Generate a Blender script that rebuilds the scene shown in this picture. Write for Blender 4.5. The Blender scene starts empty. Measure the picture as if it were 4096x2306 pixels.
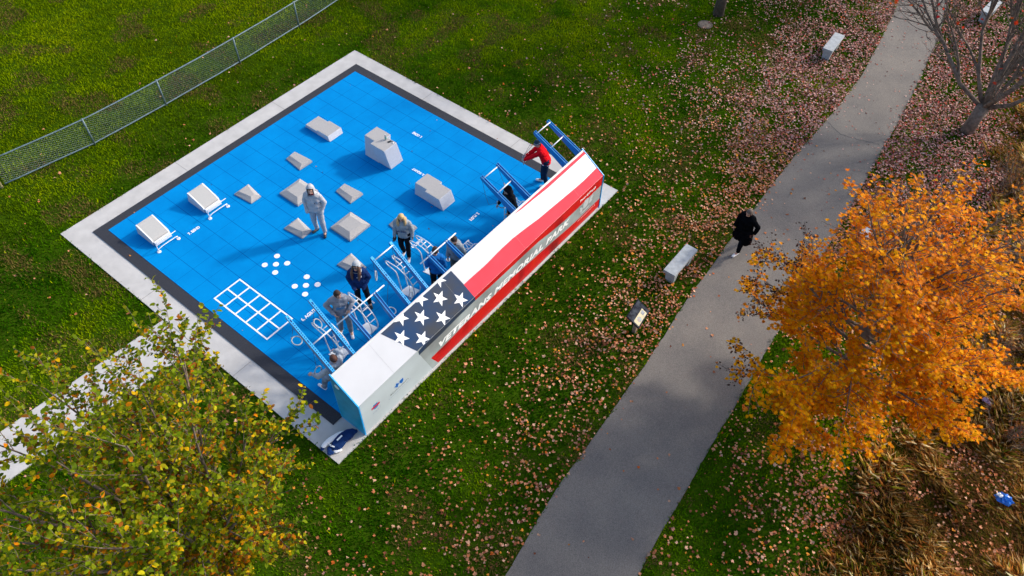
import bpy, bmesh, math, random
import numpy as np
from mathutils import Vector, Matrix, Euler
random.seed(7)
RNG = np.random.default_rng(11)
R_ = math.radians
scene = bpy.context.scene
COL = scene.collection

# ------------------------------------------------------------------ camera
CAM_C = (18.22249, -14.68107, 16.42764)
CAM_R = [[0.78365004, 0.62094061, 0.01803802],
         [0.49270987, -0.60360953, -0.62681139],
         [-0.37832473, 0.50008828, -0.7789622]]
CAM_F = 3107.965
cd = bpy.data.cameras.new('camera'); cam = bpy.data.objects.new('camera', cd); COL.objects.link(cam)
cd.sensor_width = 36.0; cd.lens = 36.0 * CAM_F / 4096.0; cd.clip_end = 1000; cd.clip_start = 0.1
r, d, f = CAM_R
M = Matrix(((r[0], -d[0], -f[0], CAM_C[0]), (r[1], -d[1], -f[1], CAM_C[1]), (r[2], -d[2], -f[2], CAM_C[2]), (0, 0, 0, 1)))
cam.matrix_world = M
scene.camera = cam

# ------------------------------------------------------------------ world and sun
SUN_EL = R_(32.0)
SUN_DIR = Vector((0.46 * math.cos(SUN_EL), 0.888 * math.cos(SUN_EL), math.sin(SUN_EL))).normalized()
world = bpy.data.worlds.new('World'); scene.world = world; world.use_nodes = True
wt = world.node_tree; wt.nodes.clear()
sky = wt.nodes.new('ShaderNodeTexSky'); sky.sky_type = 'NISHITA'; sky.sun_disc = False
sky.sun_elevation = SUN_EL
sky.sun_rotation = math.atan2(SUN_DIR.x, SUN_DIR.y)
sky.air_density = 1.0; sky.dust_density = 3.0; sky.ozone_density = 1.0
bg = wt.nodes.new('ShaderNodeBackground'); bg.inputs[1].default_value = 0.15
wo = wt.nodes.new('ShaderNodeOutputWorld')
wt.links.new(sky.outputs[0], bg.inputs[0]); wt.links.new(bg.outputs[0], wo.inputs[0])
sd = bpy.data.lights.new('sun', 'SUN'); sd.energy = 1.7; sd.angle = R_(4.0); sd.color = (1.0, 0.94, 0.85)
sun = bpy.data.objects.new('sun', sd); COL.objects.link(sun)
sun.rotation_euler = SUN_DIR.to_track_quat('Z', 'Y').to_euler(); sun.location = (5, 10, 30)

# ------------------------------------------------------------------ exposure
vs = scene.view_settings
vs.view_transform = 'Standard'; vs.look = 'None'; vs.gamma = 1.0; vs.exposure = 0.84
try: vs.use_curve_mapping = False
except Exception: pass

# ------------------------------------------------------------------ helpers
def tag(o, label=None, cat=None, group=None, kind=None):
    if label: o['label'] = label
    if cat: o['category'] = cat
    if group: o['group'] = group
    if kind: o['kind'] = kind
    return o

def empty(name, loc, rz=0.0):
    o = bpy.data.objects.new(name, None); COL.objects.link(o)
    o.location = loc; o.rotation_euler = (0, 0, rz); o.empty_display_size = 0.2
    return o

class MB:
    """collects shapes into one mesh"""
    def __init__(s): s.v = []; s.f = []
    def add(s, vs_, fs_):
        n = len(s.v); s.v.extend([tuple(p) for p in vs_]); s.f.extend([tuple(i + n for i in q) for q in fs_]); return s
    def box(s, a, b):
        x0, y0, z0 = a; x1, y1, z1 = b
        return s.add([(x0,y0,z0),(x1,y0,z0),(x1,y1,z0),(x0,y1,z0),(x0,y0,z1),(x1,y0,z1),(x1,y1,z1),(x0,y1,z1)],
                     [(0,3,2,1),(4,5,6,7),(0,1,5,4),(1,2,6,5),(2,3,7,6),(3,0,4,7)])
    def hull(s, bot, top):
        n = len(bot)
        return s.add(list(bot) + list(top), [tuple(reversed(range(n))), tuple(range(n, 2 * n))] +
                     [(i, (i + 1) % n, n + (i + 1) % n, n + i) for i in range(n)])
    def tube(s, pts, rad, seg=8, closed=False, cap=True):
        pts = [Vector(p) for p in pts]; n = len(pts)
        rads = rad if isinstance(rad, (list, tuple)) else [rad] * n
        vs_ = []; prev = None
        for i, p in enumerate(pts):
            if closed: t = (pts[(i + 1) % n] - pts[i - 1])
            else: t = pts[min(i + 1, n - 1)] - pts[max(i - 1, 0)]
            if t.length < 1e-9: t = Vector((0, 0, 1))
            t.normalize()
            if prev is None:
                a = Vector((0, 0, 1)) if abs(t.z) < 0.9 else Vector((1, 0, 0))
                u = t.cross(a).normalized()
            else:
                u = prev - t * prev.dot(t)
                u = u.normalized() if u.length > 1e-6 else t.orthogonal().normalized()
            prev = u; w = t.cross(u)
            for k in range(seg):
                a = 2 * math.pi * k / seg
                vs_.append(p + (u * math.cos(a) + w * math.sin(a)) * rads[i])
        fs_ = []
        for i in range(n if closed else n - 1):
            j = (i + 1) % n
            for k in range(seg):
                fs_.append((i * seg + k, i * seg + (k + 1) % seg, j * seg + (k + 1) % seg, j * seg + k))
        if cap and not closed:
            fs_.append(tuple(reversed(range(seg)))); fs_.append(tuple((n - 1) * seg + k for k in range(seg)))
        return s.add(vs_, fs_)
    def cyl(s, c, rad, z0, z1, seg=20, r1=None):
        r1 = rad if r1 is None else r1
        b = [(c[0] + rad * math.cos(2*math.pi*k/seg), c[1] + rad * math.sin(2*math.pi*k/seg), z0) for k in range(seg)]
        t = [(c[0] + r1 * math.cos(2*math.pi*k/seg), c[1] + r1 * math.sin(2*math.pi*k/seg), z1) for k in range(seg)]
        return s.hull(b, t)
    def poly(s, pts): return s.add(pts, [tuple(range(len(pts)))])
    def build(s, name, m, parent=None, smooth=False, bevel=0.0):
        me = bpy.data.meshes.new(name); me.from_pydata(s.v, [], s.f); me.validate(); me.update()
        if bevel:
            bm = bmesh.new(); bm.from_mesh(me)
            bmesh.ops.bevel(bm, geom=[e for e in bm.edges if len(e.link_faces) == 2 and e.calc_face_angle(0) > 0.3], offset=bevel, segments=2, affect='EDGES', profile=0.6)
            bm.to_mesh(me); bm.free()
        if smooth:
            me.polygons.foreach_set('use_smooth', [True] * len(me.polygons))
        if m: me.materials.append(m)
        o = bpy.data.objects.new(name, me); COL.objects.link(o)
        if parent: o.parent = parent
        return o

def np_mesh(name, verts, tris, mat, parent=None, color=None, smooth=False):
    me = bpy.data.meshes.new(name)
    nv = len(verts); nt = len(tris)
    me.vertices.add(nv); me.vertices.foreach_set('co', np.asarray(verts, np.float32).ravel())
    me.loops.add(nt * 3); me.loops.foreach_set('vertex_index', np.asarray(tris, np.int32).ravel())
    me.polygons.add(nt); me.polygons.foreach_set('loop_start', np.arange(0, nt * 3, 3, dtype=np.int32))
    try: me.polygons.foreach_set('loop_total', np.full(nt, 3, np.int32))
    except Exception: pass
    if color is not None:
        ca = me.color_attributes.new('tint', 'FLOAT_COLOR', 'POINT')
        ca.data.foreach_set('color', np.hstack([color, np.ones((nv, 1))]).astype(np.float32).ravel())
    me.update(calc_edges=True)
    if smooth: me.polygons.foreach_set('use_smooth', [True] * nt)
    me.materials.append(mat)
    o = bpy.data.objects.new(name, me); COL.objects.link(o)
    if parent: o.parent = parent
    return o

# ------------------------------------------------------------------ materials
def nt_new(name):
    m = bpy.data.materials.new(name); m.use_nodes = True
    t = m.node_tree; b = t.nodes['Principled BSDF']
    return m, t, b

def lin(c): return tuple(((x / 255.0) / 12.92 if x / 255.0 <= 0.04045 else ((x / 255.0 + 0.055) / 1.055) ** 2.4) for x in c)

def mat(name, col, rough=0.6, var=0.12, scale=6.0, bump=0.0, bscale=60.0, metal=0.0, spec=0.5, col2=None, detail=6.0, coat=0.0):
    m, t, b = nt_new(name)
    b.inputs['Roughness'].default_value = rough; b.inputs['Metallic'].default_value = metal
    b.inputs['Specular IOR Level'].default_value = spec
    b.inputs['Coat Weight'].default_value = coat
    tc = t.nodes.new('ShaderNodeTexCoord')
    n = t.nodes.new('ShaderNodeTexNoise'); n.inputs['Scale'].default_value = scale; n.inputs['Detail'].default_value = detail
    t.links.new(tc.outputs['Object'], n.inputs['Vector'])
    rp = t.nodes.new('ShaderNodeValToRGB')
    c2 = col2 if col2 else tuple(max(0, x * (1 - var)) for x in col)
    c1 = col if col2 else tuple(min(1, x * (1 + var)) for x in col)
    rp.color_ramp.elements[0].position = 0.35; rp.color_ramp.elements[0].color = (*c2, 1)
    rp.color_ramp.elements[1].position = 0.65; rp.color_ramp.elements[1].color = (*c1, 1)
    t.links.new(n.outputs['Fac'], rp.inputs[0]); t.links.new(rp.outputs[0], b.inputs['Base Color'])
    if bump:
        n2 = t.nodes.new('ShaderNodeTexNoise'); n2.inputs['Scale'].default_value = bscale; n2.inputs['Detail'].default_value = 4
        t.links.new(tc.outputs['Object'], n2.inputs['Vector'])
        bp = t.nodes.new('ShaderNodeBump'); bp.inputs['Strength'].default_value = bump; bp.inputs['Distance'].default_value = 0.01
        t.links.new(n2.outputs['Fac'], bp.inputs['Height']); t.links.new(bp.outputs[0], b.inputs['Normal'])
    return m

def tint_mat(name, rough=0.6, transl=0.0, spec=0.3):
    m, t, b = nt_new(name)
    a = t.nodes.new('ShaderNodeAttribute'); a.attribute_name = 'tint'
    t.links.new(a.outputs['Color'], b.inputs['Base Color'])
    b.inputs['Roughness'].default_value = rough; b.inputs['Specular IOR Level'].default_value = spec
    if transl:
        tr = t.nodes.new('ShaderNodeBsdfTranslucent'); mx = t.nodes.new('ShaderNodeMixShader')
        mx.inputs[0].default_value = transl
        t.links.new(a.outputs['Color'], tr.inputs['Color'])
        t.links.new(b.outputs[0], mx.inputs[1]); t.links.new(tr.outputs[0], mx.inputs[2])
        t.links.new(mx.outputs[0], t.nodes['Material Output'].inputs[0])
    return m

TILE = 0.6096
def mat_blue_tiles():
    m, t, b = nt_new('blue_rubber_tile')
    geo = t.nodes.new('ShaderNodeNewGeometry'); sep = t.nodes.new('ShaderNodeSeparateXYZ')
    t.links.new(geo.outputs['Position'], sep.inputs[0])
    def line(ax, w):
        a = t.nodes.new('ShaderNodeMath'); a.operation = 'DIVIDE'; a.inputs[1].default_value = TILE
        t.links.new(sep.outputs[ax], a.inputs[0])
        fr = t.nodes.new('ShaderNodeMath'); fr.operation = 'PINGPONG'; fr.inputs[1].default_value = 0.5
        t.links.new(a.outputs[0], fr.inputs[0])
        lt = t.nodes.new('ShaderNodeMath'); lt.operation = 'LESS_THAN'; lt.inputs[1].default_value = w
        t.links.new(fr.outputs[0], lt.inputs[0]); return lt
    la, lb = line(1, 0.010), line(0, 0.005)
    mx = t.nodes.new('ShaderNodeMath'); mx.operation = 'MAXIMUM'
    t.links.new(la.outputs[0], mx.inputs[0]); t.links.new(lb.outputs[0], mx.inputs[1])
    n = t.nodes.new('ShaderNodeTexNoise'); n.inputs['Scale'].default_value = 140; n.inputs['Detail'].default_value = 2
    t.links.new(geo.outputs['Position'], n.inputs['Vector'])
    n2 = t.nodes.new('ShaderNodeTexNoise'); n2.inputs['Scale'].default_value = 0.9; n2.inputs['Detail'].default_value = 9; n2.inputs['Roughness'].default_value = 0.65
    t.links.new(geo.outputs['Position'], n2.inputs['Vector'])
    ad = t.nodes.new('ShaderNodeMath'); ad.operation = 'MULTIPLY_ADD'; ad.inputs[1].default_value = 0.4
    t.links.new(n.outputs['Fac'], ad.inputs[0])
    ml = t.nodes.new('ShaderNodeMath'); ml.operation = 'MULTIPLY'; ml.inputs[1].default_value = 0.6
    t.links.new(n2.outputs['Fac'], ml.inputs[0]); t.links.new(ml.outputs[0], ad.inputs[2])
    rp = t.nodes.new('ShaderNodeValToRGB')
    rp.color_ramp.elements[0].position = 0.35; rp.color_ramp.elements[0].color = (*BLUE_A, 1)
    rp.color_ramp.elements[1].position = 0.65; rp.color_ramp.elements[1].color = (*BLUE_B, 1)
    t.links.new(ad.outputs[0], rp.inputs[0])
    mix = t.nodes.new('ShaderNodeMix'); mix.data_type = 'RGBA'
    t.links.new(mx.outputs[0], mix.inputs[0]); t.links.new(rp.outputs[0], mix.inputs[6])
    mix.inputs[7].default_value = (0.0, 0.07, 0.28, 1)
    t.links.new(mix.outputs[2], b.inputs['Base Color'])
    b.inputs['Roughness'].default_value = 0.85; b.inputs['Specular IOR Level'].default_value = 0.04
    bp = t.nodes.new('ShaderNodeBump'); bp.inputs['Strength'].default_value = 0.25; bp.inputs['Distance'].default_value = 0.004
    t.links.new(n.outputs['Fac'], bp.inputs['Height']); t.links.new(bp.outputs[0], b.inputs['Normal'])
    return m

BLUE_A = (0.000, 0.190, 0.510); BLUE_B = (0.000, 0.250, 0.62)
M = {}
M['blue_tile'] = mat_blue_tiles()
M['black_rubber'] = mat('black_rubber', (0.022, 0.025, 0.035), 0.9, 0.35, 90, 0.4, 200)
M['concrete'] = mat('concrete', (0.475, 0.462, 0.445), 0.9, 0.08, 2.6, 0.25, 120, detail=10)
M['precast'] = mat('precast_concrete', (0.37, 0.36, 0.355), 0.9, 0.08, 60, 0.3, 150, detail=8)
M['precast_side'] = mat('smooth_precast_side', (0.46, 0.49, 0.55), 0.8, 0.05, 25, 0.1, 90)
M['white_paint'] = mat('white_paint', (0.82, 0.82, 0.83), 0.5, 0.03, 5)
M['laminate_white'] = mat('white_laminate', (0.50, 0.52, 0.555), 0.35, 0.025, 2.2, spec=0.5)
M['pad'] = mat('bench_pad', (0.42, 0.42, 0.41), 0.9, 0.04, 60, spec=0.2)
M['laminate_grey'] = mat('pale_grey_laminate', (0.52, 0.59, 0.63), 0.45, 0.06, 1.3)
M['band_grey'] = mat('grey_printed_band', (0.40, 0.46, 0.47), 0.8, scale=1.1, col2=(0.24, 0.26, 0.26), detail=3, spec=.1)
M['laminate_edge'] = mat('grey_edge_trim', (0.50, 0.54, 0.55), 0.5, 0.08, 4)
M['navy_print'] = mat('navy_print', (0.040, 0.047, 0.060), 0.7, scale=1.5, col2=(0.006, 0.04, 0.12), detail=8, spec=0.2)
M['coral_sheen_print'] = mat('sheen_red_print', (0.76, 0.05, 0.075), 0.7, 0.07, 1.6, spec=0.15)  # slope stripes lighter than the back's red: sky sheen put into the colour
M['lettering'] = mat('white_lettering', (0.9, 0.92, 0.93), 0.6, 0.02, 3)
M['blue_steel'] = mat('blue_painted_steel', (0.002, 0.165, 0.50), 0.35, 0.08, 8, spec=0.5, coat=0.2)
M['blue_edge'] = mat('light_blue_painted_steel', (0.01, 0.36, 0.80), 0.35, 0.06, 8, spec=0.5)
M['teal_panel'] = mat('teal_printed_panel', (0.005, 0.28, 0.48), 0.4, 0.12, 3)
M['galv'] = mat('galvanised_steel', (0.62, 0.64, 0.66), 0.38, 0.08, 20, metal=0.55)
M['white_tube'] = mat('white_powder_coated_tube', (0.72, 0.74, 0.76), 0.35, 0.06, 12)
M['grey_ring'] = mat('grey_coated_ring', (0.30, 0.35, 0.38), 0.5, 0.1, 20)
M['cable'] = mat('dark_cable', (0.03, 0.035, 0.045), 0.6, 0.2, 30)
M['hole'] = mat('dark_hole', (0.0, 0.03, 0.14), 0.9, 0.05, 9)
M['fence_steel'] = mat('weathered_fence_steel', (0.13, 0.19, 0.22), 0.5, 0.2, 12, metal=0.2)
M['fence_wire'] = mat('fence_wire', (0.14, 0.19, 0.18), 0.6, 0.15, 12, metal=0.1)
M['cream'] = mat('cream_paint', (0.55, 0.47, 0.27), 0.8, 0.3, 9, 0.3)
M['granite'] = mat('pale_granite', (0.33, 0.36, 0.38), 0.75, 0.13, 9, 0.15, 90, detail=12)
M['bark'] = mat('bark', (0.085, 0.065, 0.052), 0.95, 0.35, 8, 0.8, 40)
M['bark_grey'] = mat('grey_bark', (0.17, 0.125, 0.098), 0.95, 0.4, 8, 0.8, 40)
M['leaf'] = tint_mat('tree_leaf', 0.7, 0.42, 0.1)
M['fallen'] = tint_mat('fallen_leaf', 0.85, 0.0, 0.15)
M['grass'] = tint_mat('grass_blade', 0.9, 0.35, 0.0)
M['soil'] = mat('turf_soil', (0.040, 0.085, 0.003), 0.95, scale=3.0, col2=(0.028, 0.055, 0.003), bump=0.6, bscale=30, detail=10, spec=0.0)
M['wood'] = mat('weathered_wood', (0.23, 0.17, 0.12), 0.9, 0.3, 14, 0.4, 40)

def mat_flag_red():
    m, t, b = nt_new('flag_red_print')
    tc = t.nodes.new('ShaderNodeTexCoord'); mp = t.nodes.new('ShaderNodeMapping'); mp.inputs['Scale'].default_value = (0.2, 0.55, 0.25)
    t.links.new(tc.outputs['Object'], mp.inputs[0])
    n = t.nodes.new('ShaderNodeTexNoise'); n.inputs['Scale'].default_value = 2.0; n.inputs['Detail'].default_value = 2
    t.links.new(mp.outputs[0], n.inputs['Vector'])
    rp = t.nodes.new('ShaderNodeValToRGB'); e = rp.color_ramp.elements
    e[0].position = 0.30; e[0].color = (0.20, 0.005, 0.01, 1); e[1].position = 0.72; e[1].color = (0.75, 0.055, 0.01, 1)
    x = rp.color_ramp.elements.new(0.42); x.color = (0.60, 0.008, 0.012, 1)
    x = rp.color_ramp.elements.new(0.58); x.color = (0.66, 0.012, 0.01, 1)
    t.links.new(n.outputs['Fac'], rp.inputs[0]); t.links.new(rp.outputs[0], b.inputs['Base Color'])
    b.inputs['Roughness'].default_value = 0.4
    return m
M['flag_red'] = mat_flag_red()

def mat_asphalt():
    m, t, b = nt_new('asphalt')
    geo = t.nodes.new('ShaderNodeNewGeometry')
    n1 = t.nodes.new('ShaderNodeTexNoise'); n1.inputs['Scale'].default_value = 55; n1.inputs['Detail'].default_value = 8; n1.inputs['Roughness'].default_value = 0.8
    n2 = t.nodes.new('ShaderNodeTexNoise'); n2.inputs['Scale'].default_value = 0.8; n2.inputs['Detail'].default_value = 6
    v = t.nodes.new('ShaderNodeTexVoronoi'); v.inputs['Scale'].default_value = 38
    for q in (n1, n2, v): t.links.new(geo.outputs['Position'], q.inputs['Vector'])
    r1 = t.nodes.new('ShaderNodeValToRGB'); e = r1.color_ramp.elements
    e[0].position = 0.38; e[0].color = (0.095, 0.086, 0.078, 1); e[1].position = 0.62; e[1].color = (0.225, 0.203, 0.18, 1)
    t.links.new(n1.outputs['Fac'], r1.inputs[0])
    r2 = t.nodes.new('ShaderNodeValToRGB'); e = r2.color_ramp.elements
    e[0].position = 0.35; e[0].color = (0.82, 0.82, 0.84, 1); e[1].position = 0.66; e[1].color = (1.09, 1.07, 1.04, 1)
    t.links.new(n2.outputs['Fac'], r2.inputs[0])
    mu = t.nodes.new('ShaderNodeMix'); mu.data_type = 'RGBA'; mu.blend_type = 'MULTIPLY'; mu.inputs[0].default_value = 1
    t.links.new(r1.outputs[0], mu.inputs[6]); t.links.new(r2.outputs[0], mu.inputs[7])
    lt = t.nodes.new('ShaderNodeMath'); lt.operation = 'LESS_THAN'; lt.inputs[1].default_value = 0.17
    t.links.new(v.outputs['Distance'], lt.inputs[0])
    m2 = t.nodes.new('ShaderNodeMath'); m2.operation = 'MULTIPLY'; m2.inputs[1].default_value = 0.35
    t.links.new(lt.outputs[0], m2.inputs[0])
    mx = t.nodes.new('ShaderNodeMix'); mx.data_type = 'RGBA'; mx.inputs[7].default_value = (0.33, 0.32, 0.31, 1)
    t.links.new(m2.outputs[0], mx.inputs[0]); t.links.new(mu.outputs[2], mx.inputs[6])
    t.links.new(mx.outputs[2], b.inputs['Base Color']); b.inputs['Roughness'].default_value = 0.9
    bp = t.nodes.new('ShaderNodeBump'); bp.inputs['Strength'].default_value = 0.5; bp.inputs['Distance'].default_value = 0.01
    t.links.new(n1.outputs['Fac'], bp.inputs['Height']); t.links.new(bp.outputs[0], b.inputs['Normal'])
    return m
M['asphalt'] = mat_asphalt()

# ------------------------------------------------------------------ ground, court, path
GZ = -0.07                                   # lawn level (top of the rubber mat is z = 0)
g = MB().poly([(-150, -150, GZ), (150, -150, GZ), (150, 150, GZ), (-150, 150, GZ)]).build('ground', M['soil']); tag(g, kind='structure')

SX0, SX1, SY0, SY1 = -0.94, 10.36, -10.68, 0.90
s_ = MB().box((SX0, SY0, -0.2), (SX1, SY1, -0.03)).build('court_slab', M['concrete']); tag(s_, kind='structure')
jm = mat('slab_joint', (0.22, 0.21, 0.2), 0.9, 0.1)  # darker grey of the joint lines in the slab
jb = MB()
for a in (-2.93, -6.79): jb.box((SX0 + 0.005, a - 0.006, -0.0299), (-0.30, a + 0.006, -0.028))
for a in (2.84, 6.62):
    jb.box((a - 0.006, 0.34, -0.0299), (a + 0.006, SY1 - 0.005, -0.028)); jb.box((a - 0.006, SY0 + 0.005, -0.0299), (a + 0.006, -10.1, -0.028))
jb.build('joint_line', jm, s_)
bb = MB().box((-0.285, -10.065, -0.03), (9.535, 0.33, -0.005)).build('rubber_border', M['black_rubber']); tag(bb, kind='structure')
bl = MB()
for k in range(1, 16):
    bl.box((-0.284, -k*TILE*1.0 - 0.004, -0.006), (0.0, -k*TILE + 0.004, -0.0042)) if k % 3 == 1 else None
    if k % 3 == 1:
        bl.box((k*TILE - 0.004, 0.0, -0.006), (k*TILE + 0.004, 0.329, -0.0042)); bl.box((k*TILE - 0.004, -10.064, -0.006), (k*TILE + 0.004, -9.755, -0.0042))
bl.build('joint_line', M['cable'], bb)
cf = MB().box((0.0, -9.754, -0.012), (9.54, 0.0, 0.0)).build('court_floor', M['blue_tile']); tag(cf, kind='structure')

# walkway slab from the court to the lower left
wk = MB().hull([(3.84, SY0 - 0.01, -0.2), (3.62, -15.6, -0.2), (3.2, -24, -0.2), (4.6, -24, -0.2), (4.92, -15.7, -0.2), (5.19, SY0 - 0.01, -0.2)],
               [(3.84, SY0 - 0.01, -0.035), (3.62, -15.6, -0.035), (3.2, -24, -0.035), (4.6, -24, -0.035), (4.92, -15.7, -0.035), (5.19, SY0 - 0.01, -0.035)]).build('walkway', M['concrete']); tag(wk, kind='structure')

PL = [(-40, 18.5), (-24, 16.8), (-16, 15.7), (-10.29, 14.91), (-8.18, 14.61), (-6.32, 14.52), (-4.42, 14.41), (-3.61, 14.38), (-1.59, 14.12), (0.27, 14.05), (2.91, 13.93), (5.56, 13.83), (8.43, 13.89), (11.24, 13.85), (14.69, 13.36), (16.91, 13.01), (24, 12.0), (45, 8.0)]
PR = [(-40, 20.7), (-24, 19.0), (-16, 17.9), (-8.53, 17.1), (-6.32, 16.91), (-4.36, 16.79), (-2.32, 16.63), (3, 16.3), (9.98, 15.76), (12.61, 15.49), (14.58, 15.22), (16.39, 14.96), (18.17, 14.51), (24, 13.9), (45, 10.2)]
_yy = np.arange(-48, 53, .25)
def _sm(P):
    v = np.interp(_yy, [a for a, b in P], [b for a, b in P]); k = np.hanning(17); k /= k.sum()
    return np.convolve(np.pad(v, 8, 'edge'), k, 'valid')
_PLs, _PRs = _sm(PL), _sm(PR)
def pl(y): return np.interp(y, _yy, _PLs)
def pr(y): return np.interp(y, _yy, _PRs)
ys = np.arange(-40, 45, 0.12)
jl = np.convolve(RNG.normal(0, 0.03, len(ys) + 6), np.ones(7) / 7, 'valid'); jr = np.convolve(RNG.normal(0, 0.03, len(ys) + 6), np.ones(7) / 7, 'valid')
EL = pl(ys) + jl; ER = pr(ys) + jr
pb = MB(); vv = []; ff = []
for i, y in enumerate(ys): vv += [(EL[i], y, -0.045), (ER[i], y, -0.045), (EL[i] - 0.01, y, -0.09), (ER[i] + 0.01, y, -0.09)]
for i in range(len(ys) - 1):
    a = 4 * i; b_ = a + 4
    ff += [(a, a + 1, b_ + 1, b_), (a + 2, a, b_, b_ + 2), (a + 1, a + 3, b_ + 3, b_ + 1)]
pa = pb.add(vv, ff).build('path', M['asphalt']); tag(pa, kind='structure')
ck = MB(); cp = [(13.95, 8.1), (14.25, 7.92), (14.55, 7.78), (14.9, 7.85), (15.2, 7.9), (15.5, 8.02), (15.85, 8.1)]
cq = []
for a, b_ in zip(cp[:-1], cp[1:]):
    for k in range(4): cq.append((a[0] + (b_[0]-a[0])*k/4, a[1] + (b_[1]-a[1])*k/4 + random.uniform(-.03, .03)))
for a, b_ in zip(cq[:-1], cq[1:]): ck.poly([(a[0], a[1]-.012, -.0405), (b_[0], b_[1]-.012, -.0405), (b_[0], b_[1]+.012, -.0405), (a[0], a[1]+.012, -.0405)])
ck.build('crack', M['cable'], pa)

# ------------------------------------------------------------------ floor markings (children of the court floor)
def text_mesh(name, s, origin, right, up, height, length=None, offset=0.02, shear=0.0, m=None, parent=None, lift=0.0, spacing=1.0, thick=0.0):
    cu = bpy.data.curves.new(name, 'FONT'); cu.body = s; cu.size = 1.0; cu.offset = offset; cu.shear = shear; cu.space_character = spacing; cu.resolution_u = 3
    o = bpy.data.objects.new(name, cu); COL.objects.link(o)
    dg = bpy.context.evaluated_depsgraph_get(); dg.update()
    me = bpy.data.meshes.new_from_object(o.evaluated_get(dg)); bpy.data.objects.remove(o); bpy.data.curves.remove(cu)
    n = len(me.vertices); co = np.zeros(n * 3); me.vertices.foreach_get('co', co); co = co.reshape(-1, 3)
    mn = co.min(0); mxx = co.max(0); h = mxx[1] - mn[1]; w = mxx[0] - mn[0]
    sy = height / h; sx = (length / w) if length else sy
    R = np.array(right, float); U = np.array(up, float); N = np.cross(R, U)
    p = np.array(origin)[None] + (co[:, :1] - mn[0]) * sx * R + (co[:, 1:2] - mn[1]) * sy * U + N * lift
    me.vertices.foreach_set('co', p.ravel()); me.update()
    me.materials.clear(); me.materials.append(m)
    ob = bpy.data.objects.new(name, me); COL.objects.link(ob)
    if parent: ob.parent = parent
    return ob
WP = M['white_paint']; MZ = 0.003
for s, o, rt, up, h, L in [
    ('1. CORE', (4.14, -1.06, 0), (-1, 0, 0), (0, -1, 0), 0.105, 0.37),
    ('2. SQUAT', (5.40, -2.31, 0), (-1, 0, 0), (0, -1, 0), 0.105, 0.47),
    ('3. PUSH', (7.67, -2.54, 0), (0, -1, 0), (1, 0, 0), 0.105, 0.38),
    ('4. LUNGE', (7.20, -4.78, 0), (0, 1, 0), (-1, 0, 0), 0.105, 0.46),
    ('5. PULL', (7.62, -6.83, 0), (0, -1, 0), (1, 0, 0), 0.105, 0.36),
    ('6. AGILITY', (6.72, -8.46, 0), (0, 1, 0), (-1, 0, 0), 0.11, 0.56),
    ('7. BEND', (1.945, -8.42, 0), (0, 1, 0), (-1, 0, 0), 0.105, 0.38)]:
    text_mesh('painted_lettering', s, o, rt, up, h, L, 0.045, 0.0, WP, cf, MZ)
lw = 0.022
lb = MB(); hx0, hx1, hy0, hy1 = 4.33, 6.43, -9.42, -8.58
for k in range(6):
    x = hx0 + (hx1 - hx0) * k / 5; lb.box((x - lw, hy0 - lw, -.001), (x + lw, hy1 + lw, .003 + .0002*k))
for k in range(3):
    y = hy0 + (hy1 - hy0) * k / 2; lb.box((hx0 - lw, y - lw, -.001), (hx1 + lw, y + lw, .0045 + .0002*k))
lb.build('painted_ladder', WP, cf)
for (x, y) in [(4.46,-7.38),(4.45,-7.81),(4.67,-7.60),(4.88,-7.38),(4.88,-7.81),(5.66,-7.37),(5.66,-7.80),(5.87,-7.59),(6.09,-7.37),(6.08,-7.81)]:
    MB().cyl((x, y), 0.082, -0.001, 0.004, 28).build('painted_dot', WP, cf)

# ------------------------------------------------------------------ the wall
wall = empty('exercise_wall', (9.9, -4.9, 0)); tag(wall, 'long white exercise wall printed with stars and red stripes, blue arms on one side', 'wall', kind='thing')
wall_kids = []
WX0, WX1, WZ0, WZ1 = 9.54, 10.31, 1.78, 1.25
WY0, WY1 = -9.745, -0.08
def wpart(mb, name, m, **k):
    o = mb.build(name, m, None, **k); wall_kids.append(o); return o
prof = lambda y: [(WX0, y, -0.03), (WX1, y, -0.03), (WX1, y, WZ1), (WX0, y, WZ0)]
wpart(MB().hull(prof(WY0), prof(WY1)), 'wall_body', M['laminate_white'])
nrm = Vector((WZ0 - WZ1, 0, WX1 - WX0)).normalized(); SL = math.hypot(WX1 - WX0, WZ0 - WZ1)
def sp(y, s, o=0.003):
    p = Vector((WX0 + (WX1 - WX0) * s, y, WZ0 + (WZ1 - WZ0) * s)) + nrm * o; return tuple(p)
def bp_(y, z, o=0.003): return (WX1 + o, y, z)
def strip(fn, ys_, lo, hi, o):
    mb = MB(); vv = []; ff = []
    for i, y in enumerate(ys_): vv += [fn(y, lo(y), o), fn(y, hi(y), o)]
    for i in range(len(ys_) - 1): a = 2 * i; ff.append((a, a + 2, a + 3, a + 1))
    return mb.add(vv, ff)
# grey-white back face and top edge trim
mb = MB().poly([bp_(WY0 + .02, 0.0, .0015), bp_(WY1 - .02, 0.0, .0015), bp_(WY1 - .02, WZ1 - .004, .0015), bp_(WY0 + .02, WZ1 - .004, .0015)])
wpart(mb, 'back_panel', M['laminate_grey'])
mb = MB().poly([sp(WY0, 0.0, .002), sp(WY0, 0.055, .002), sp(WY1, 0.055, .002), sp(WY1, 0.0, .002)])
wpart(mb, 'edge_trim', M['laminate_edge'])
wpart(MB().box((WX0 - .012, WY0 + .03, 0.0), (WX0 - .001, WY1 - .03, WZ0 - .02)), 'front_panel', M['laminate_edge'])
wpart(MB().poly([bp_(-7.42, .0, .0022), bp_(WY1 - .02, .0, .0022), bp_(WY1 - .02, WZ1 - .004, .0022), bp_(-7.83, WZ1 - .004, .0022), bp_(-7.80, 1.1, .0022)]), 'printed_band', M['band_grey'])
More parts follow.
